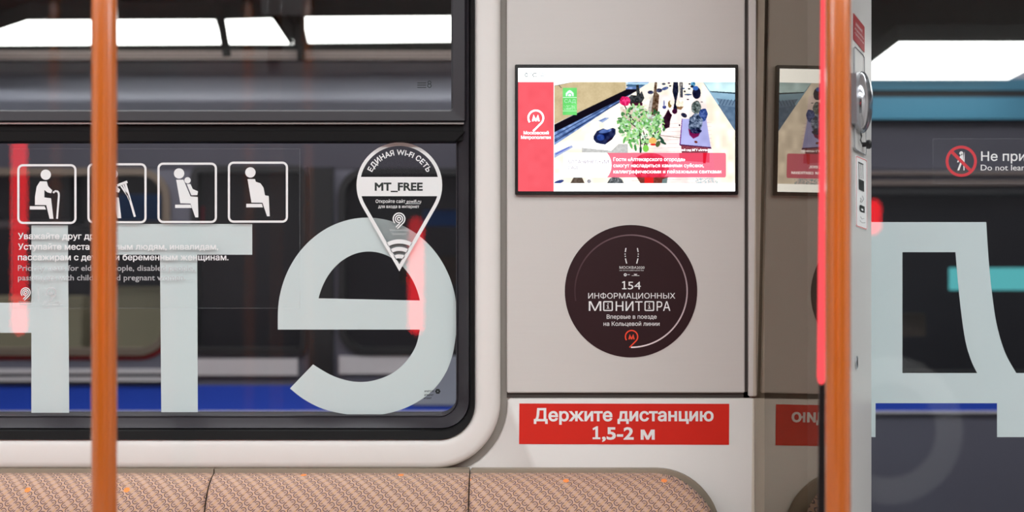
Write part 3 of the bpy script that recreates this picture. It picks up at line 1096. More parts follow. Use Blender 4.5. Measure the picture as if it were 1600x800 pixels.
    fill(sg & (GY > 166) & (GY < 173) & (GX > 881) & (GX < 899) & (n1 > .5), (176, 250, 180)); fill(sg & (abs(GY - 175) < .6), (190, 250, 190)); fill(sg & (abs(GY - 154) < .4), (220, 255, 230))
    # left red column and status icons
    fill((GX < 865) & (GY > 130), (255, 100, 112), n9, 4)
    sun = em(847, 118.5, 2.6, 2.6) & ~em(847, 118.5, 1.8, 1.8)
    for k in range(8):
        a = k * math.pi / 4
        sun |= em(847 + 4.6 * math.cos(a), 118.5 + 4.6 * math.sin(a), 1.3, .5, a)
    fill(sun, (170, 184, 192))
    img[:] = np.clip(img, 0, 255)
    sm = img.reshape(H, ss, W, ss, 3).mean((1, 3)) / 255.0
    sm = np.where(sm <= 0.04045, sm / 12.92, ((sm + 0.055) / 1.055) ** 2.4)
    lum = (sm * (0.3, 0.6, 0.1)).sum(-1, keepdims=True)
    sm = sm * (1 + 1.6 * np.clip((lum - 0.75) / 0.25, 0, 1) ** 2)
    return W, H, sm, (X0, Y0, X1, Y1)


W_, H_, pic, (sx0, sy0, sx1, sy1) = screen_picture()
pa, pb = P(sx0, sy0, 0), P(sx1, sy1, 0)
xs = np.linspace(pa.x, pb.x, W_ + 1)
zs = np.linspace(pa.z, pb.z, H_ + 1)
XX, ZZ = np.meshgrid(xs, zs)
so_ = Vector(((pa.x + pb.x) / 2, YM + 0.0008, pb.z))
vv = np.stack([XX - so_.x, np.zeros_like(XX), ZZ - so_.z], -1).reshape(-1, 3)
ii = (np.arange(H_)[:, None] * (W_ + 1) + np.arange(W_)[None, :]).reshape(-1)
ff = np.stack([ii, ii + W_ + 1, ii + W_ + 2, ii + 1], -1)
me = bpy.data.meshes.new('screen')
me.vertices.add(len(vv)); me.vertices.foreach_set('co', vv.ravel().astype(np.float32))
me.loops.add(ff.size); me.loops.foreach_set('vertex_index', ff.ravel().astype(np.int32))
me.polygons.add(len(ff)); me.polygons.foreach_set('loop_start', (np.arange(len(ff)) * 4).astype(np.int32))
me.update(calc_edges=True)
ca = me.color_attributes.new('Col', 'FLOAT_COLOR', 'POINT')
pv = np.concatenate([pic, pic[:, -1:]], 1); pv = np.concatenate([pv, pv[-1:]], 0)
ca.data.foreach_set('color', np.concatenate([pv, np.ones(pv.shape[:2] + (1,))], -1).reshape(-1).astype(np.float32))
me.materials.append(attr_mat('display_picture', 1.0))
screen = bpy.data.objects.new('screen', me)
COL.objects.link(screen)
screen.parent = mon
screen.location = so_ - ORG[mon.name]
ORG[screen.name] = so_
M['scr_white'] = emit('display_white', (250, 252, 255), 2.5)
M['scr_mint'] = emit('display_mint', (214, 255, 232), 1.0)
M['scr_dark'] = emit('display_dark', (40, 62, 66), 1.0)
M['scr_plum'] = emit('display_plum', (150, 84, 120), 1.0)
fs = yo(YM + 0.0004)
text(fs, '0 °C', 820, 838, 122, 7, M['scr_dark'], screen, 0.02, name='lettering')
fl = Flat(fs); metro_mark(fl, 837, 185.5, 13, 2.8); fl.build('emblem', M['scr_white'], screen)
text(fs, 'Московский', 818, 857, 211, 5, M['scr_white'], screen, 0.035)
text(fs, 'Метрополитен', 814, 860, 218, 5, M['scr_white'], screen, 0.035)
text(fs, 'САД', 881.5, 899, 162, 5.5, M['scr_mint'], screen, -0.018)
text(fs, 'БОТАНИЧЕСКИЙ', 887, 950, 256, 5, M['scr_plum'], screen, 0.006)
text(fs, 'САД', 887, 902, 265.2, 5, M['scr_plum'], screen, 0.006)
text(fs, 'Гости «Аптекарского огорода»', 957.5, 1069, 252.5, 5.6, M['scr_white'], screen, 0.012)
text(fs, 'смогут насладиться камнями суйсеки,', 957.5, 1098, 262, 5.6, M['scr_white'], screen, 0.012)
text(fs, 'каллиграфическими и пейзажными свитками', 957.5, 1125, 271.5, 5.6, M['scr_white'], screen, 0.012)
text(fs, 'ский сад МГУ «Аптекарс', 1060, 1111, 237, 3.6, M['scr_white'], screen, 0.01)

# ------------------------------------------------------------------ round sticker
YC = -0.0026
rs = thing('round_sticker', 'round maroon sticker with white lettering about monitors, below the screen', 'sticker', P(986, 558, YC))
b = prism(MP(YC), lambda x, y: P(x, y, YC) + Vector((0, 0.0006, 0)), [(986 + 103.5 * math.cos(2 * math.pi * k / 96), 455 + 103.5 * math.sin(2 * math.pi * k / 96)) for k in range(96)])
b.build('disc', M['brown'], rs)
YT = YC - 0.0004
# thin ring fading out on its left side
b = MB(); cols = []
n = 90
for k in range(n):
    a0, a1 = [math.radians(-90 + 280 * q / n) for q in (k, k + 1)]
    for a in (a0, a1):
        pass
    b.poly([P(986 + r * math.cos(a), 455 - r * math.sin(a), YT) for r, a in ((86.6, a0), (88.8, a0), (88.8, a1), (86.6, a1))])
    cols.append((k, k + 1))
o = b.build('ring_line', attr_mat('fading_line'), rs, recalc=False)
ca = o.data.color_attributes.new('Col', 'FLOAT_COLOR', 'POINT')
for k in range(n):
    for j, q in enumerate((k, k, k + 1, k + 1)):
        t = max(0.0, 1 - (q / n) / 0.97) ** 1.1
        ca.data[4 * k + j].color = tuple(lin(v0 + (v1 - v0) * t) for v0, v1 in zip((60, 30, 36), (250, 235, 238))) + (1,)
for mk in (-1, 1):
    fl = Flat(MP(YT))
    x = lambda v: 987 + mk * v
    fl.line((x(9.0), 387.5), (x(10.0), 393.8), 1.7); fl.circ(x(10.3), 397, 1.0, 10); fl.circ(x(10.0), 400.5, 1.0, 10); fl.line((x(9.8), 403.8), (x(7.8), 411.8), 1.7)
    fl.build('emblem', M['white_print'], rs)
text(MP(YT), 'МОСКВА2020', 968, 1007, 420, 4, M['white_print'], rs, 0.008)
text(MP(YT), 'НА ПУТИ СОВЕРШЕНСТВА', 968, 1006, 423.4, 1.6, M['white_print'], rs, 0.008)
fl = Flat(MP(YT)); fl.arc(977, 429.3, 1.0, 2.4, 0, 360, 16); fl.rect(980.5, 428.8, 984, 429.6); fl.build('emblem', M['white_print'], rs)
fl = Flat(MP(YT)); fl.poly([(990, 428), (996, 428), (994.5, 429.6), (991.5, 429.6)]); fl.rect(987, 430.3, 999, 431); fl.build('emblem', M['white_print'], rs)
fl = Flat(MP(YT)); fl.poly([(974.6, 450.4), (974.6, 441.4), (972.4, 442.4), (972, 440.8), (975.4, 439.2), (976.6, 439.2), (976.6, 450.4), (979, 450.4), (979, 452), (972, 452), (972, 450.4)]); fl.build('lettering', M['white_print'], rs)
text(MP(YT), '54', 981, 1001.3, 452, 12.6, M['white_print'], rs, 0.008)
text(MP(YT), 'ИНФОРМАЦИОННЫХ', 919, 1055, 466.4, 8.6, M['white_print'], rs, 0.006)
text(MP(YT), 'М', 920, 939.5, 485.7, 15, M['white_print'], rs, 0.004)
text(MP(YT), 'НИТ', 962, 1004, 485.7, 15, M['white_print'], rs, 0.012)
text(MP(YT), 'РА', 1026, 1047.5, 485.7, 15, M['white_print'], rs, 0.012)
for cx in (950, 1014.6):
    fl = Flat(MP(YT)); fl.outline(rr(cx - 7.6, 470.4, cx + 7.6, 486, 2, 4), 1.9)
    fl.rect(cx - .8, 477, cx + .8, 482); fl.rect(cx - 2, 477, cx, 477.9); fl.rect(cx - 2.2, 481.4, cx + 2.2, 482.3); fl.circ(cx, 474.8, 1.0, 10)
    fl.build('lettering', M['white_print'], rs)
text(MP(YT), 'Впервые в поезде', 948, 1026, 498, 6.6, M['white_print'], rs, 0.015)
text(MP(YT), 'на Кольцевой линии', 943, 1030.5, 509, 6.6, M['white_print'], rs, 0.015)
fl = Flat(MP(YT)); metro_mark(fl, 986.8, 526, 10.6, 2.0); fl.build('emblem', M['orange_print'], rs)

# ------------------------------------------------------------------ distance banner
YB = -0.0006
bn = thing('distance_banner', 'long red sticker with two lines of white Cyrillic text under the monitor panel', 'sticker', P(975, 694, YB))
sheet('sheet', M['red_sticker'], [(811.5, 630.5), (1139.5, 631), (1139, 695), (811, 693.8)], YB, 0.0006, bn)
text(MP(YB - 0.0004), 'Держите дистанцию', 834, 1115, 657.5, 20, M['white_print'], bn, 0.058)
fl = Flat(MP(YB - 0.0004))
fl.poly([(930.2, 683.4), (930.2, 670.6), (926.6, 672.2), (926.0, 669.2), (932, 666), (934.4, 666), (934.4, 683.4), (938.2, 683.4), (938.2, 686.3), (926, 686.3), (926, 683.4)])
fl.build('lettering', M['white_print'], bn)
text(MP(YB - 0.0004), ',5-2 м', 940.5, 1023, 686.3, 20, M['white_print'], bn, 0.058)

# ------------------------------------------------------------------ seats
U = FPX / 1.93
ZT = 0.927


def prof(t):
    """seat back profile, t = arc length from the top edge in metres"""
    n = 40
    pts = [(-0.016, ZT)]
    for k in range(1, n + 1):
        a = math.pi / 2 * k / n
        pts.append((-0.018 - 0.078 * math.sin(a), ZT - 0.088 + 0.088 * math.cos(a)))
    for k in range(1, 16):
        q = k / 15
        pts.append((-0.096 - 0.05 * q, ZT - 0.088 - 0.30 * q))
    return pts


PR = prof(0)
ARC = [0.0]
for (ya, za), (yb, zb) in zip(PR[:-1], PR[1:]):
    ARC.append(ARC[-1] + math.hypot(yb - ya, zb - za))


def seat(x0, x1, rnd, label, dot_u, dot_v):
    t = thing('bench_seat', label, 'seat', ((x0 + x1) / 2, -0.3, 0.0), 'bench seats under the window')
    R = 0.105

    def xmax(z):
        if not rnd:
            return x1
        q = z - (ZT - R)
        return x1 if q <= 0 else x1 - R + math.sqrt(max(0.0, R * R - q * q))
    b = MB()
    rows, uvs = [], []
    for (y, z), s in zip(PR, ARC):
        xm = xmax(z)
        w = xm - x0
        xsn = [0, .0015, .004, .009] + [0.009 + (w - 0.018) * k / 14 for k in range(1, 14)] + [w - .009, w - .004, w - .0015, w]
        row, ur = [], []
        for k, xx in enumerate(xsn):
            e = min(xx, w - xx)
            pull = 0.010 * (1 - min(1, e / 0.009)) ** 2
            if rnd and xx > w / 2:
                e2 = w - xx
                pull = 0.03 * (1 - min(1, e2 / 0.012)) ** 2
            row.append(b.vert((x0 + xx, min(-0.006, y + pull), z)))
            ur.append((xx * U - dot_u + 145, -s * U + dot_v))
        rows.append(row); uvs.append(ur)
    fu = []
    for r in range(len(rows) - 1):
        for k in range(len(rows[0]) - 1):
            b.face([rows[r][k], rows[r + 1][k], rows[r + 1][k + 1], rows[r][k + 1]])
            fu.append([uvs[r][k], uvs[r + 1][k], uvs[r + 1][k + 1], uvs[r][k + 1]])
    o = b.build('backrest', M['fabric'], t, smooth=1.2, recalc=False)
    uvl = o.data.uv_layers.new(name='UVMap')
    for p, q in zip(o.data.polygons, fu):
        for li, c in zip(p.loop_indices, q):
            uvl.data[li].uv = c
    # shell behind the upholstery
    oz = 0.0065
    outl = [(x0, 0.42), (x0, ZT + oz)]
    if rnd:
        rr_ = R + 0.004
        outl += [(x1 + 0.011 - rr_ + rr_ * math.sin(a), ZT + oz - rr_ + rr_ * math.cos(a)) for a in [math.pi / 2 * k / 14 for k in range(15)]] + [(x1 + 0.011, 0.42)]
    else:
        outl += [(x1, ZT + oz), (x1, 0.42)]
    b = MB()
    b.loft([[Vector((x, -0.019, z)) for x, z in outl], [Vector((x, -0.0012, z)) for x, z in outl]], True, 0, True, True)
    b.build('shell', M['shell'], t, bevel=0.002 if rnd else 0.0)
    # cushion and its carrier
    b = MB(); b.box(x0 + 0.001, x1 - 0.001, -0.485, -0.135, 0.41, 0.485)
    c = b.build('cushion', M['fabric'], t, bevel=0.022)
    uvl = c.data.uv_layers.new(name='UVMap')
    for p in c.data.polygons:
        for li in p.loop_indices:
            co = c.data.vertices[c.data.loops[li].vertex_index].co
            uvl.data[li].uv = (co.x * U, (co.y + co.z) * U)
    b = MB(); b.box(x0 + 0.0005, x1 - 0.0005, -0.46, -0.02, 0.35, 0.409)
    b.build('carrier', M['shell'], t, bevel=0.01)
    b = MB(); b.box(x0 + 0.06, x1 - 0.06, -0.36, -0.03, 0.0, 0.349)
    b.build('pedestal', M['wall'], t, bevel=0.006)
    return t


seat(-0.952, -0.5135, False, 'patterned beige seat at the left picture edge, crossed by the orange pole', 130, 52)
seat(-0.5115, -0.0735, False, 'patterned beige middle seat between two seams below the window', 145, 14)
seat(-0.0715, 0.348, True, 'patterned beige end seat with a rounded upper corner under the red banner', 152, 32)

# ------------------------------------------------------------------ glass partition with light strip
def xg(z):
    """the partition leans a touch outwards with height"""
    return 0.4225 + (z - 1.52) * 0.010


pt = thing('glass_partition', 'smoked glass partition at the end of the seats, mirroring the monitor', 'partition', (0.425, -0.22, 0.0))
b = MB()
yn, yf = -0.430, 0.0070
a = [Vector((xg(z), y, z)) for y, z in ((yn, 0.02), (yf, 0.02), (yf, 2.21), (yn, 2.21))]
c = [p + Vector((0.008, 0, 0)) for p in a]
b.loft([a, c], True, 0, True, True)
b.build('pane', M['smoked'], pt)
b = MB()
for zz0, zz1 in ((1.126, 2.2),):
    b.tube([Vector((xg(z) + 0.0012, yn - 0.0065, z)) for z in (zz0, zz0 + .003, zz0 + 0.01, zz1)], [0.002, 0.0045, 0.006, 0.006], 12)
b.build('light_strip', M['led'], pt, smooth=0.9)
b = MB()
b.loft([[Vector((xg(0.02) - 0.0005, yn - 0.003, 0.02)), Vector((xg(0.02) + 0.0085, yn - 0.003, 0.02)), Vector((xg(0.02) + 0.0085, yn - .0001, 0.02)), Vector((xg(0.02) - 0.0005, yn - .0001, 0.02))],
        [Vector((xg(1.12) - 0.0005, yn - 0.003, 1.124)), Vector((xg(1.12) + 0.0085, yn - 0.003, 1.124)), Vector((xg(1.12) + 0.0085, yn - .0001, 1.124)), Vector((xg(1.12) - 0.0005, yn - .0001, 1.124))]], True, 0, True, True)
b.build('edge_seal', M['black'], pt)

# ------------------------------------------------------------------ door pillar behind the partition
A_, B_ = Vector((0.521, -0.22, 0)), Vector((0.634, 0.03, 0))
dv = (B_ - A_).normalized()
nv = Vector((dv.y * -1, dv.x, 0))
if nv.dot(Vector((0, -2, 0)) - A_) < 0:
    nv = -nv
plan = [(0.440, 0.0074), (0.440, -0.24), (0.446, -0.262), (0.500, -0.262), (0.514, -0.245), (A_.x, A_.y), (B_.x - dv.x * .006, B_.y - dv.y * .006), (B_.x, B_.y + .004), (0.636, 0.10), (0.44, 0.10)]
b = MB()
b.loft([[Vector((x, y, 0.0)) for x, y in plan], [Vector((x, y, 2.22)) for x, y in plan]], True, 0, True, True)
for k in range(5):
    b.fm[k] = 1                 # flank coloured dark brown in place of shade behind the partition glass
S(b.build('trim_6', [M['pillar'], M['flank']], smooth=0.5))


def F(off):
    o0 = Vector((0, -2, 0))

    def f(px, py):
        d = Vector(((px - 800) / FPX, 1, 0))
        a = A_ + nv * off
        k = (a - o0).dot(nv) / d.dot(nv)
        p = o0 + d * k
        p.z = 1.3 + (400 - py) / FPX * k
        return p
    return f


def fsheet(name, m, pts, off, th, parent):
    return prism(F(off), lambda x, y: F(off)(x, y) - nv * th, pts).build(name, m, parent)


st = thing('warning_sticker', 'small crimson sticker at the top of the grey pillar above the call unit', 'sticker', F(0.001)(1343, 72))
fsheet('sheet', M['dark_red'], [(1334, 20.5), (1351, 42), (1351, 82), (1334, 61.5)], 0.0012, 0.001, st)


def skew(f, x0, y0, x1, y1, sl):
    """sheet coordinates 0..1 to the leaning quadrilateral on the pillar"""
    return lambda u, v: f(x0 + (x1 - x0) * u, y0 + (y1 - y0) * v + sl * u)


sf = skew(F(0.0016), 1334, 20.5, 1351, 61.5, 20.8)
text(sf, 'ВНИМАНИЕ', .2, .8, .36, .11, M['white_print'], st, 0.0)
text(sf, 'не прислоняйтесь', .1, .92, .55, .10, M['white_print'], st, 0.0)
text(sf, 'к дверям вагона', .1, .92, .72, .08, M['white_print'], st, 0.0)

cu = thing('emergency_call_unit', 'silver emergency call unit with a bulging clear dome on the grey pillar', 'intercom', F(0.001)(1344, 238))
q = [(1334.5, 75), (1336, 73.5), (1348, 86), (1350, 90), (1353, 236), (1352.5, 242), (1351, 241.5), (1337, 234), (1335.2, 230)]
fsheet('mounting_plate', M['pillar'], q, 0.003, 0.003, cu)
fl = MB()
for k in range(len(q)):
    fl.tube([F(0.003)(*q[k]), F(0.003)(*q[(k + 1) % len(q)])], 0.0012, 6)
fl.build('plate_rim', M['silver'], cu)
rim = [(1338, 114), (1343, 112), (1351, 119), (1356, 130), (1357, 190), (1354, 204), (1347, 206), (1339, 192)]
fsheet('dome_base', M['silver'], rim, 0.010, 0.008, cu)
# bulging dome
cc = F(0.008)(1346.2, 160)
b = MB()
loops = []
hx, hz, hd = 0.040, 0.050, 0.017
for k in range(0, 9):
    a = math.pi / 2 * k / 8
    ca_, sa = max(math.cos(a), 0.02), math.sin(a)
    loops.append([cc + dv * (hx * ca_ * math.cos(t)) + Vector((0, 0, hz * ca_ * math.sin(t))) + nv * (hd * sa) for t in [2 * math.pi * j / 28 for j in range(28)]])
b.loft(loops, True, 0, True, True)
b.build('dome', M['chrome'], cu, smooth=1.0)
b = MB()
b.tube([F(0.004)(1350.5, 121), F(0.013)(1350.5, 121)], 0.005, 12)
b.build('screw', M['black'], cu)
b = MB()
kp = F(0.003)(1347.5, 226)
b.tube([kp, kp + nv * 0.006, kp + nv * 0.007, kp + nv * 0.012, kp + nv * 0.014], [0.004, 0.004, 0.0075, 0.0075, 0.005], 14)
b.build('knob', M['black'], cu, smooth=0.6)
b = MB()
b.tube([F(0.006)(1345, 206), F(0.007)(1346, 213), F(0.007)(1344.5, 219), F(0.006)(1347, 225)], 0.0012, 6)
b.build('cord', M['bezel'], cu)

lb = thing('instruction_label', 'narrow white pictogram label with red border on the grey pillar below the call unit', 'sticker', F(0.001)(1346, 357))
lq = [(1337, 244), (1338, 242.3), (1353.5, 249), (1355, 251.5), (1355.5, 358), (1354.5, 359.5), (1339, 354.5), (1337.8, 352)]
fsheet('sheet', M['white_print'], lq, 0.0012, 0.001, lb)
fl = Flat(F(0.0016)); fl.path([(1337.8, 246), (1338.6, 244.3), (1353.3, 250.6), (1354.2, 252.5)], 1.0); fl.path([(1338.5, 351), (1339.2, 353), (1354.2, 358)], 1.0); fl.path([(1338, 246), (1338.6, 351)], .4); fl.path([(1354.3, 252), (1354.8, 358)], .4); fl.build('border', M['red_print'], lb)
fl = Flat(F(0.0017))
fl.poly([(1341, 252.5), (1349, 256), (1349, 258), (1341, 254.5)])
for x in (1342, 1345, 1348):
    fl.path([(x, 254 + (x - 1341) * .4), (x + .6, 278 + (x - 1341) * .3)], .6)
fl.poly([(1341.6, 279), (1350, 283), (1350.3, 300), (1342, 296)])
fl.path([(1347.5, 306), (1349.5, 311), (1346.5, 316), (1344, 315)], .6); fl.path([(1344, 309), (1346, 312), (1344, 315)], .5)
fl.poly([(1343, 321), (1345, 320), (1351, 323), (1351.2, 333), (1345, 331), (1343, 328)])
fl.path([(1344.5, 338), (1346.5, 342), (1350.5, 341.5)], .5); fl.path([(1343.4, 344), (1346.5, 348), (1352, 348)], .5)
fl.build('pictogram', M['black_print'], lb)
fl = Flat(F(0.0018)); fl.poly([(1345.8, 325.5), (1348.8, 326.8), (1348.9, 329.6), (1345.9, 328.3)]); fl.build('pictogram', M['white_print'], lb)
b = MB()
kp = F(0.0)(1337.5, 566.5)
b.loft([[kp + nv * o_ + dv * (0.011 * r_ * math.cos(t)) + Vector((0, 0, 0.011 * r_ * math.sin(t))) for t in [2 * math.pi * j / 20 for j in range(20)]] for o_, r_ in ((0.0005, 1), (0.002, 1), (0.0025, .8), (0.001, .62), (0.001, .02))], True, 0, True, True)
kl = thing('pillar_lock', 'small round keyhole lock low on the grey pillar beside the right pole', 'lock', kp)
b.build('cylinder', M['chrome'], kl, smooth=0.6)
b = MB()
b.loft([[kp + nv * o_ + dv * x + Vector((0, 0, z)) for x, z in ((-.003, -.007), (.003, -.007), (.003, .007), (-.003, .007))] for o_ in (0.0012, 0.0028)], True, 0, True, True)
b.build('keyway', M['black'], kl)

# ------------------------------------------------------------------ poles
def pole(x, y, name, label, group=None, r=0.0175):
    t = thing(name, label, 'pole', (x, y, 0.0), group)
    b = MB(); b.tube([(x, y, 0.004), (x, y, 2.216)], r, 32); b.build('tube', M['orange'], t, smooth=0.6)
    for z0, z1 in ((0.0, 0.02), (2.2, 2.22)):
        b = MB(); b.tube([(x, y, z0), (x, y, z0 + .004), (x, y, z1 - .004), (x, y, z1)], [0.034, 0.034, 0.03, 0.03] if z0 == 0 else [0.03, 0.03, 0.034, 0.034], 24)
        b.build('collar', M['orange'], t, smooth=0.6)
    return t


pole(-0.5238, -0.52, 'grab_pole', 'orange vertical grab pole in front of the left window', r=0.016)
pole(0.4245, -0.50, 'grab_pole', 'orange vertical grab pole at the partition edge beside the grey pillar', r=0.01625)
for x, lab in ((-1.57, 'orange pole across the aisle, left of the window reflection'), (-0.905, 'orange pole across the aisle, middle of three'), (-0.70, 'orange pole across the aisle, nearest the camera')):
    pole(x, -1.93, 'grab_pole', lab)

# ------------------------------------------------------------------ door on the right
YD = 0.062
door = thing('door_1', None, None, P(1600, 1400, YD), kind='structure')
b = MB()
dx0, dx1 = 0.645, 1.36
dz0, dz1 = 0.02, 2.2
do = [Vector((x, YD - 0.004, z)) for x, z in ((dx0 - .02, dz0), (dx1, dz0), (dx1, dz1), (dx0 - .02, dz1))]
di = [Vector((x, YD - 0.004, z)) for x, z in ((dx0 - .014, 0.55), (dx1 - .06, 0.55), (dx1 - .06, 2.0), (dx0 - .014, 2.0))]
bk = Vector((0, 0.03, 0))
b.loft([do, di, [p + bk for p in di], [p + bk for p in do], do])
b.build('leaf', M['pillar'], door)
b = MB(); b.box(dx0 - 0.016, dx1 - 0.055, YD + 0.004, YD + 0.010, 0.545, 2.005)
b.build('pane', M['door_glass'], door)
b = MB(); b.box(dx1, 3.2, 0.0, 0.1, 0, 2.22); S(b.build('wall_back_right', M['wall']))

# letter on the door, inner face of the glass carries the notice
YDL = YD + 0.0106
rc = smooth_line([(1493, 394), (1496, 430), (1501, 480), (1508, 530), (1517, 562), (1527, 583)])
ro_ = smooth_line([(1541, 347), (1544, 395), (1549, 450), (1557, 505), (1570, 550), (1588, 583)])
dl = [(1340, 347), (1541, 347)] + ro_[1:] + [(1640, 583), (1640, 683), (1558, 683), (1558, 630), (1368, 630), (1368, 683), (1318, 683), (1318, 583), (1340, 583), (1340, 465)]
# the counter is opened by a hairline cut
dl2 = dl + [(1410, 465), (1410, 583)] + rc[::-1] + [(1410, 394), (1410, 464.98), (1340, 464.98)]
letter('door_letter', 'frosted letter with two short feet and a curved right stroke on the door glass', dl2, YDL)
YN = YD + 0.0034
dn = thing('door_notice', 'clear notice with a red no-leaning sign and white text on the door glass', 'sticker', P(1560, 287, YN))
fl = Flat(MP(YN)); fl.poly(rect(1457.5, 216.5, 1700, 287)); fl.build('film', M['clear_film'], dn)
fl = Flat(MP(YN - .0002)); fl.outline(rr(1457.5, 216.5, 1700, 287, 1, 3), 0.7); fl.build('film_edge', M['film_edge'], dn)
YN2 = YN - 0.0006
fl = Flat(MP(YN2 + .0002))
fl.circ(1502, 239.5, 3.1, 16)
fl.poly(zz([(484, 345), (500, 318), (520, 330), (520, 420), (535, 300), (537, 300), (537, 530), (524, 530), (520, 440), (500, 450), (470, 530), (446, 530), (486, 420), (478, 390), (458, 432), (443, 426)], 8, 1440, 200))
fl.build('pictogram', M['white_print'], dn)
fl = Flat(MP(YN2)); fl.arc(1502, 252, 20, 24.4, 0, 360, 60); fl.line((1487.5, 237.5), (1516.5, 266.5), 5); fl.build('prohibition_ring', M['red_print'], dn)
text(MP(YN2), 'Не прислоняться', 1533, 1602, 251.2, 14.6, M['white_print'], dn, 0.02, ref='Не при')
text(MP(YN2), 'Do not lean', 1532.5, 1602, 266.2, 9.4, M['white_print'], dn, 0.008)

# ------------------------------------------------------------------ opposite side of the carriage (seen in reflections)
b = MB()
b.box(XL, 0.35, YF - 0.05, YF, 0.0, 0.62); b.box(2.4, XR, YF - 0.05, YF, 0.0, 0.62); b.box(0.35, 2.4, YF - 0.05, YF, 0.0, 0.15); b.box(XL, XR, YF - 0.05, YF, 2.0, 2.22); b.box(XL, -2.3, YF - 0.05, YF, 0.62, 2.0)
b.box(0.05, 0.35, YF - 0.05, YF, 0.62, 2.0); b.box(2.4, XR, YF - 0.05, YF, 0.62, 2.0)
S(b.build('wall_front', M['far']))
w2 = thing('window_2', None, None, (-1.1, YF, 0.62), kind='structure')
b = MB(); b.box(-2.3, 0.05, YF - 0.04, YF - 0.02, 0.62, 2.0); b.build('pane', M['darkglass'], w2)
d2 = thing('door_2', None, None, (1.4, YF, 0.1), kind='structure')
b = MB(); b.box(0.35, 2.4, YF - 0.04, YF - 0.02, 0.15, 2.0); b.build('pane', M['darkglass'], d2)
b = prism(lambda x, z: Vector((x, YF - 0.0196, z)), lambda x, z: Vector((x, YF - 0.019, z)), [(1.475 + 0.29 * math.cos(math.radians(a)), 0.617 + 0.29 * math.sin(math.radians(a))) for a in range(-178, 181, 4)] + [(1.475 + 0.185 * math.cos(math.radians(a)), 0.617 + 0.185 * math.sin(math.radians(a))) for a in range(180, -179, -4)])
o = b.build('door_letter', M['white_print']); props(o, 'round frosted letter on the opposite door, seen mirrored in the right door glass', 'decal')
for x, z0, z1, lab in ((-1.875, 1.0, 1.76, 'long red light strip across the aisle, mirrored at the left of the window'), (-0.365, 1.0, 1.45, 'short red light strip across the aisle, mirrored behind the pin sticker'), (1.405, 1.385, 1.52, 'short red light strip across the aisle, mirrored in the right door glass')):
    t = thing('light_strip', lab, 'light', (x, YF, z0))
    b = MB(); b.box(x - 0.036, x + 0.036, YF - 0.012, YF + 0.012, z0 - 0.02, z1 + 0.02); b.build('housing', M['black'], t, bevel=0.004)
    b = MB(); b.tube([(x, YF + 0.014, z0), (x, YF + 0.014, z0 + .02), (x, YF + 0.014, z1 - .02), (x, YF + 0.014, z1)], [0.008, 0.03, 0.03, 0.008], 12); b.build('diffuser', M['led_far'], t, smooth=0.8)
# ceiling lamps
M['lamp_aisle'] = emit('aisle_lamp_diffuser', (0.95, 1.015, 1.03), CEILING_LAMP * 2.7, True)
for y, lab in ((-0.85, 'long ceiling lamp above the seats'), (-1.7, 'long ceiling lamp above the aisle')):
    t = thing('ceiling_lamp', lab, 'lamp', (0, y, 2.2))
    b = MB(); b.box(-2.9, 2.9, y - 0.11, y + 0.11, 2.195, 2.2199); b.build('housing', M['ceiling'], t)
    b = MB(); b.box(-2.88, 2.88, y - 0.095, y + 0.095, 2.188, 2.1949); b.build('diffuser', M['lamp'] if y > -1 else M['lamp_aisle'], t)

# ------------------------------------------------------------------ outside: the neighbouring carriage, lamps, tunnel
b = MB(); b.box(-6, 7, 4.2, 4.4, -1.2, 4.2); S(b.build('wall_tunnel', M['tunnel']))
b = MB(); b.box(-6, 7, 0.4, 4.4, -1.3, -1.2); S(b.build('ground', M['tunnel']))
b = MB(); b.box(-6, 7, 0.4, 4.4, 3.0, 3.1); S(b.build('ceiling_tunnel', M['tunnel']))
YO = 1.5
tr = thing('metro_carriage', 'grey metro carriage with a blue stripe standing outside the windows', 'train', P(800, 1300, YO))
t0 = lambda d=0.0: (lambda x, y: P(x, y, YO) + Vector((0, d, 0)))


def slab(x0, x1, y0, y1, d0, d1, name, m, parent=tr):
    b = MB()
    b.loft([mapl(rect(x0, y0, x1, y1), t0(d0)), mapl(rect(x0, y0, x1, y1), t0(d1))], True, 0, True, True)
    return b.build(name, m, parent)


TX0, TX1 = -900, 2500
b = MB()
pr = [(0.0, 262), (0.0, 170), (-0.020, 161), (-0.020, 154), (0.006, 138), (0.0, 97), (0.05, 97), (0.05, 262)]  # ledge shaped to catch light, standing in for a reflected bright band
lo_ = [P(TX0, y, YO) + Vector((0, d, 0)) for d, y in pr]
hi_ = [P(TX1, y, YO) + Vector((0, d, 0)) for d, y in pr]
b.loft([lo_, hi_], True, 0, True, True)
b.build('cornice', M['train'], tr, smooth=0.9)
slab(TX0, 1250, 186, 263, -0.003, -0.0005, 'upper_panel', M['train_upper'])
slab(TX0, TX1, 91, 96.8, 0.004, 0.9, 'roof', M['train_dark'])  # roof edge coloured dark to stand for the shade there
holes = [(-330, 266, 14, 266, 552, 46), (282, 484, 306, 470, 556, 14), (500, 770, 528, 745, 552, 40), (1310, 1760, 1345, 1730, 592, 30)]
holes = [(-340, 282, -320, 264, 266, 552, 46), (282, 496, 302, 478, 262, 552, 14), (496, 790, 532, 770, 266, 552, 40), (1300, 1780, 1330, 1740, 296, 588, 26)]
b = MB()
prev = TX0
for (a0, a1, h0, h1, y0, y1, r) in holes:
    if a0 > prev:
        b.loft([mapl(rect(prev, 262, a0, 603), t0(0)), mapl(rect(prev, 262, a0, 603), t0(0.05))], True, 0, True, True)
    oo = rr(a0, 255 if y0 < 270 else 262, a1, 603, 0.01, 8)
    hh = rr(h0, y0, h1, y1, r, 8)
    b.loft([mapl(oo, t0(0)), mapl(hh, t0(0)), mapl(hh, t0(0.05))])
    prev = a1
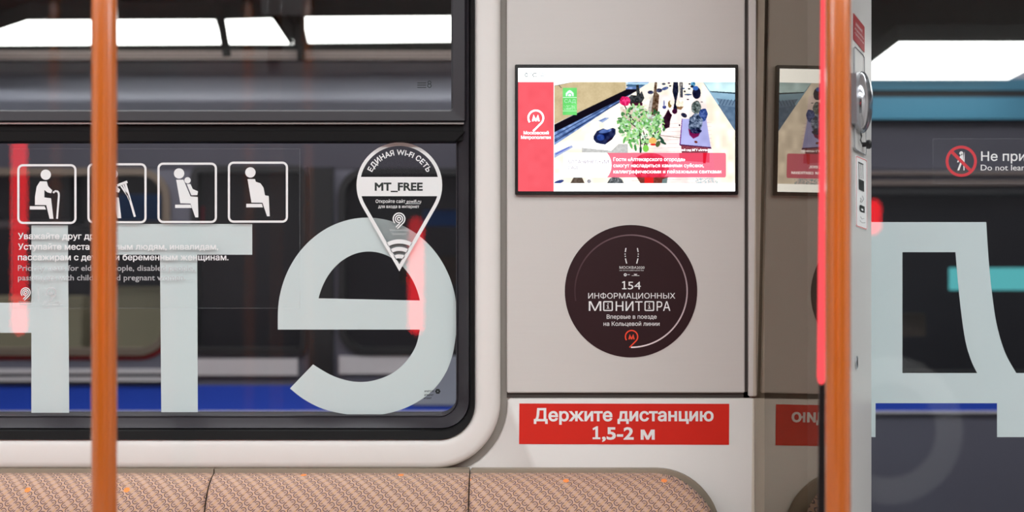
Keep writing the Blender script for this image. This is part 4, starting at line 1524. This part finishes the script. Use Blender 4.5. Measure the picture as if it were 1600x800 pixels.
b.loft([mapl(rect(prev, 262, TX1, 603), t0(0)), mapl(rect(prev, 262, TX1, 603), t0(0.05))], True, 0, True, True)
b.build('body_side', M['train_low'], tr)
slab(TX0, TX1, 641, 1300, 0.0, 0.05, 'skirt', M['train_low'])
slab(TX0, TX1, 602, 641.5, -0.006, 0.05, 'stripe', M['blue'])
slab(TX0, 300, 576, 583, -0.02, 0.0, 'trim_rail', M['train_rail'])
slab(TX0, 300, 588, 595, -0.02, 0.0, 'trim_rail', M['train_rail'])
slab(TX0, TX1, 641.5, 645, -0.012, 0.0, 'trim_rail', M['train_rail'])
slab(302, 466, 560, 586, -0.012, 0.0, 'door_sill', M['train_rail'])
slab(530, 760, 556, 584, -0.008, 0.0, 'door_sill', M['train_rail'])
slab(645, 812, 556, 632, -0.012, -0.0065, 'grey_panel', M['train'])
slab(484, 522, 262, 600, -0.02, 0.0, 'door_post', M['train_dark'])
slab(1250, TX1, 126, 143, -0.032, 0.035, 'roof_band', M['teal'])
slab(1250, TX1, 154, 188, -0.032, 0.02, 'roof_band', M['teal'])
slab(1250, TX1, 143, 154, -0.026, 0.02, 'roof_groove', M['train_dark'])
slab(1250, TX1, 188, 264, -0.004, 0.0, 'door_header', M['train_upper'])
slab(1250, TX1, 268, 274, -0.02, 0.0, 'trim_rail', M['lamp_rail'])
slab(1250, TX1, 282, 290, -0.02, 0.0, 'trim_rail', M['lamp_rail'])
for (a0, a1, h0, h1, y0, y1, r) in holes:
    hh = rr(h0 - 3, y0 - 3, h1 + 3, y1 + 3, r + 3, 8)
    b = MB(); hi2 = inset(hh, 11)
    b.loft([mapl(hh, t0(-0.001)), mapl(hh, t0(-0.012)), mapl(hi2, t0(-0.012)), mapl(hi2, t0(0.03))])
    fr = b.build('window_frame', M['train_frame'] if h0 < 0 else M['train_dark'], tr)
    b = MB(); b.loft([mapl(hh, t0(0.028)), mapl(hh, t0(0.032))], True, 0, True, True)
    b.build('pane', M['train_glass'], fr)
hA = rr(-323, 263, 267, 555, 49, 8)
b = MB(); ho2 = inset(hA, -7)
b.loft([mapl(hA[9:27], t0(-0.003)), mapl(ho2[9:27], t0(-0.003)), mapl(ho2[9:27], t0(0.0))], False)
b.build('red_edging', M['train_red'], tr)
# inside of that carriage
slab(TX0 - 500, TX1 + 600, 60, 900, 1.2, 1.25, 'inner_wall', M['train_inner'])
slab(TX0, TX1, 860, 900, 0.06, 1.2, 'inner_floor', M['train_dark'])
slab(TX0, TX1, 108, 112, 0.4, 0.6, 'inner_fill_strip', M['train_fill'])  # hidden strip added to light the inside of that carriage
slab(96, 168, 290, 338, 0.5, 0.52, 'poster', M['poster_blue'])
slab(196, 226, 300, 346, 0.5, 0.52, 'poster', M['poster_green'])
slab(222, 250, 312, 346, 0.48, 0.50, 'poster', M['poster_red'])
slab(-200, 262, 340, 352, 0.3, 0.32, 'grab_rail', M['train_rail'])
slab(110, 250, 455, 560, 0.35, 0.45, 'seat_back', M['beige'])
slab(-100, 60, 470, 560, 0.35, 0.45, 'seat_back', M['beige'])
slab(640, 720, 318, 346, 0.5, 0.52, 'poster', M['poster_blue'])
slab(600, 716, 400, 450, 0.5, 0.52, 'poster', M['train_frame'])
slab(86, 104, 215, 350, 0.12, 0.16, 'partition_post', M['train_dark'])
slab(1545, 1720, 420, 458, 0.30, 0.32, 'light_panel', M['cyan'])
slab(1430, 1520, 500, 540, 0.4, 0.45, 'seat_back', M['train_frame'])


# lamps above that carriage
def lamp(label, quad, rail, y0=1.18, y1=1.42):
    """quad: four corners, upper edge nearer than the lower one"""
    pts = [P(quad[0][0], quad[0][1], y0), P(quad[1][0], quad[1][1], y0), P(quad[2][0], quad[2][1], y1), P(quad[3][0], quad[3][1], y1)]
    t = thing('tunnel_lamp', label, 'lamp', sum(pts, Vector()) / 4, 'lamps outside the windows')
    up = Vector((0, 0.01, 0.05))
    b = MB(); b.loft([pts, [p + Vector((0, .002, .01)) for p in pts]], True, 0, True, True); b.build('diffuser', M['lamp_out'], t)
    c = sum(pts, Vector()) / 4
    big = [c + (p - c) * 1.004 + Vector((0, .003, .0104)) for p in pts]
    b = MB(); b.loft([big, [p + up for p in big]], True, 0, True, True); b.build('housing', M['lamp_case'], t)
    if rail:
        b = MB()
        for k, (ya, yb) in enumerate(((79.5, 83.5), (84.5, 88), (89, 93))):
            b.loft([mapl(rect(rail[0], ya, rail[1], yb), lambda x, y: P(x, y, y1 - .01 * k)), mapl(rect(rail[0], ya, rail[1], yb), lambda x, y: P(x, y, y1 + .02))], True, 0, True, True)
        b.build('rail', M['lamp_rail'], t)
        b = MB(); b.loft([mapl(rect(rail[0], 72, rail[1], 95), MP(y1 + .024)), mapl(rect(rail[0], 72, rail[1], 95), MP(y1 + .04))], True, 0, True, True)
        b.build('rail_backing', M['lamp_case'], t)
    return t


for y, z, lab in ((0.45, 2.55, 'added fill light strip, out of view above the gap between the two carriages'),):
    t = thing('fill_light', lab, 'lamp', (0, y, z))  # out-of-view strip added to brighten the neighbouring carriage
    b = MB(); b.box(-4.5, 5.5, y - 0.1, y + 0.1, z + 0.006, z + 0.07); b.build('housing', M['lamp_case'], t)
    b = MB(); b.box(-4.4, 5.4, y - 0.09, y + 0.09, z, z + 0.0055); b.build('diffuser', M['fill_strip'], t)
lamp('longest white lamp outside, behind the left orange pole', [(42, 37), (336, 36), (346, 69), (-60, 71)], (-400, 350))
lamp('short white lamp outside between the two dark brackets', [(346, 36), (424, 34), (458, 69), (352, 69)], (350, 478))
lamp('white lamp outside beside the right window frame', [(474, 32), (790, 30), (790, 64), (482, 67)], (478, 790))
lamp('broad white lamp seen through the right door glass', [(1405, 71), (1680, 71), (1575, 124), (1335, 124)], None)


def bar(p, q, w, y0, y1):
    dx, dy = q[0] - p[0], q[1] - p[1]
    l = math.hypot(dx, dy); nx, ny = -dy / l * w / 2, dx / l * w / 2
    pts = [(p[0] + nx, p[1] + ny), (q[0] + nx, q[1] + ny), (q[0] - nx, q[1] - ny), (p[0] - nx, p[1] - ny)]
    return prism(MP(y0), MP(y1), pts)


t = thing('lamp_bracket', 'thin dark slanting bracket outside between two white lamps', 'bracket', P(342, 90, 1.1))
bar((330, -60), (355, 88), 13, 1.08, 1.12).build('arm', M['lamp_case'], t)
t = thing('lamp_bracket', 'dark bracket outside with a black box on a post beside a white lamp', 'bracket', P(470, 95, 1.1))
prism(MP(1.05), MP(1.16), rr(408, -30, 486, 24, 6, 4)).build('box', M['black'], t)
bar((470, 20), (471, 96), 13, 1.08, 1.13).build('post', M['lamp_case'], t)
bar((424, 20), (456, 68), 7, 1.10, 1.13).build('arm', M['lamp_case'], t)
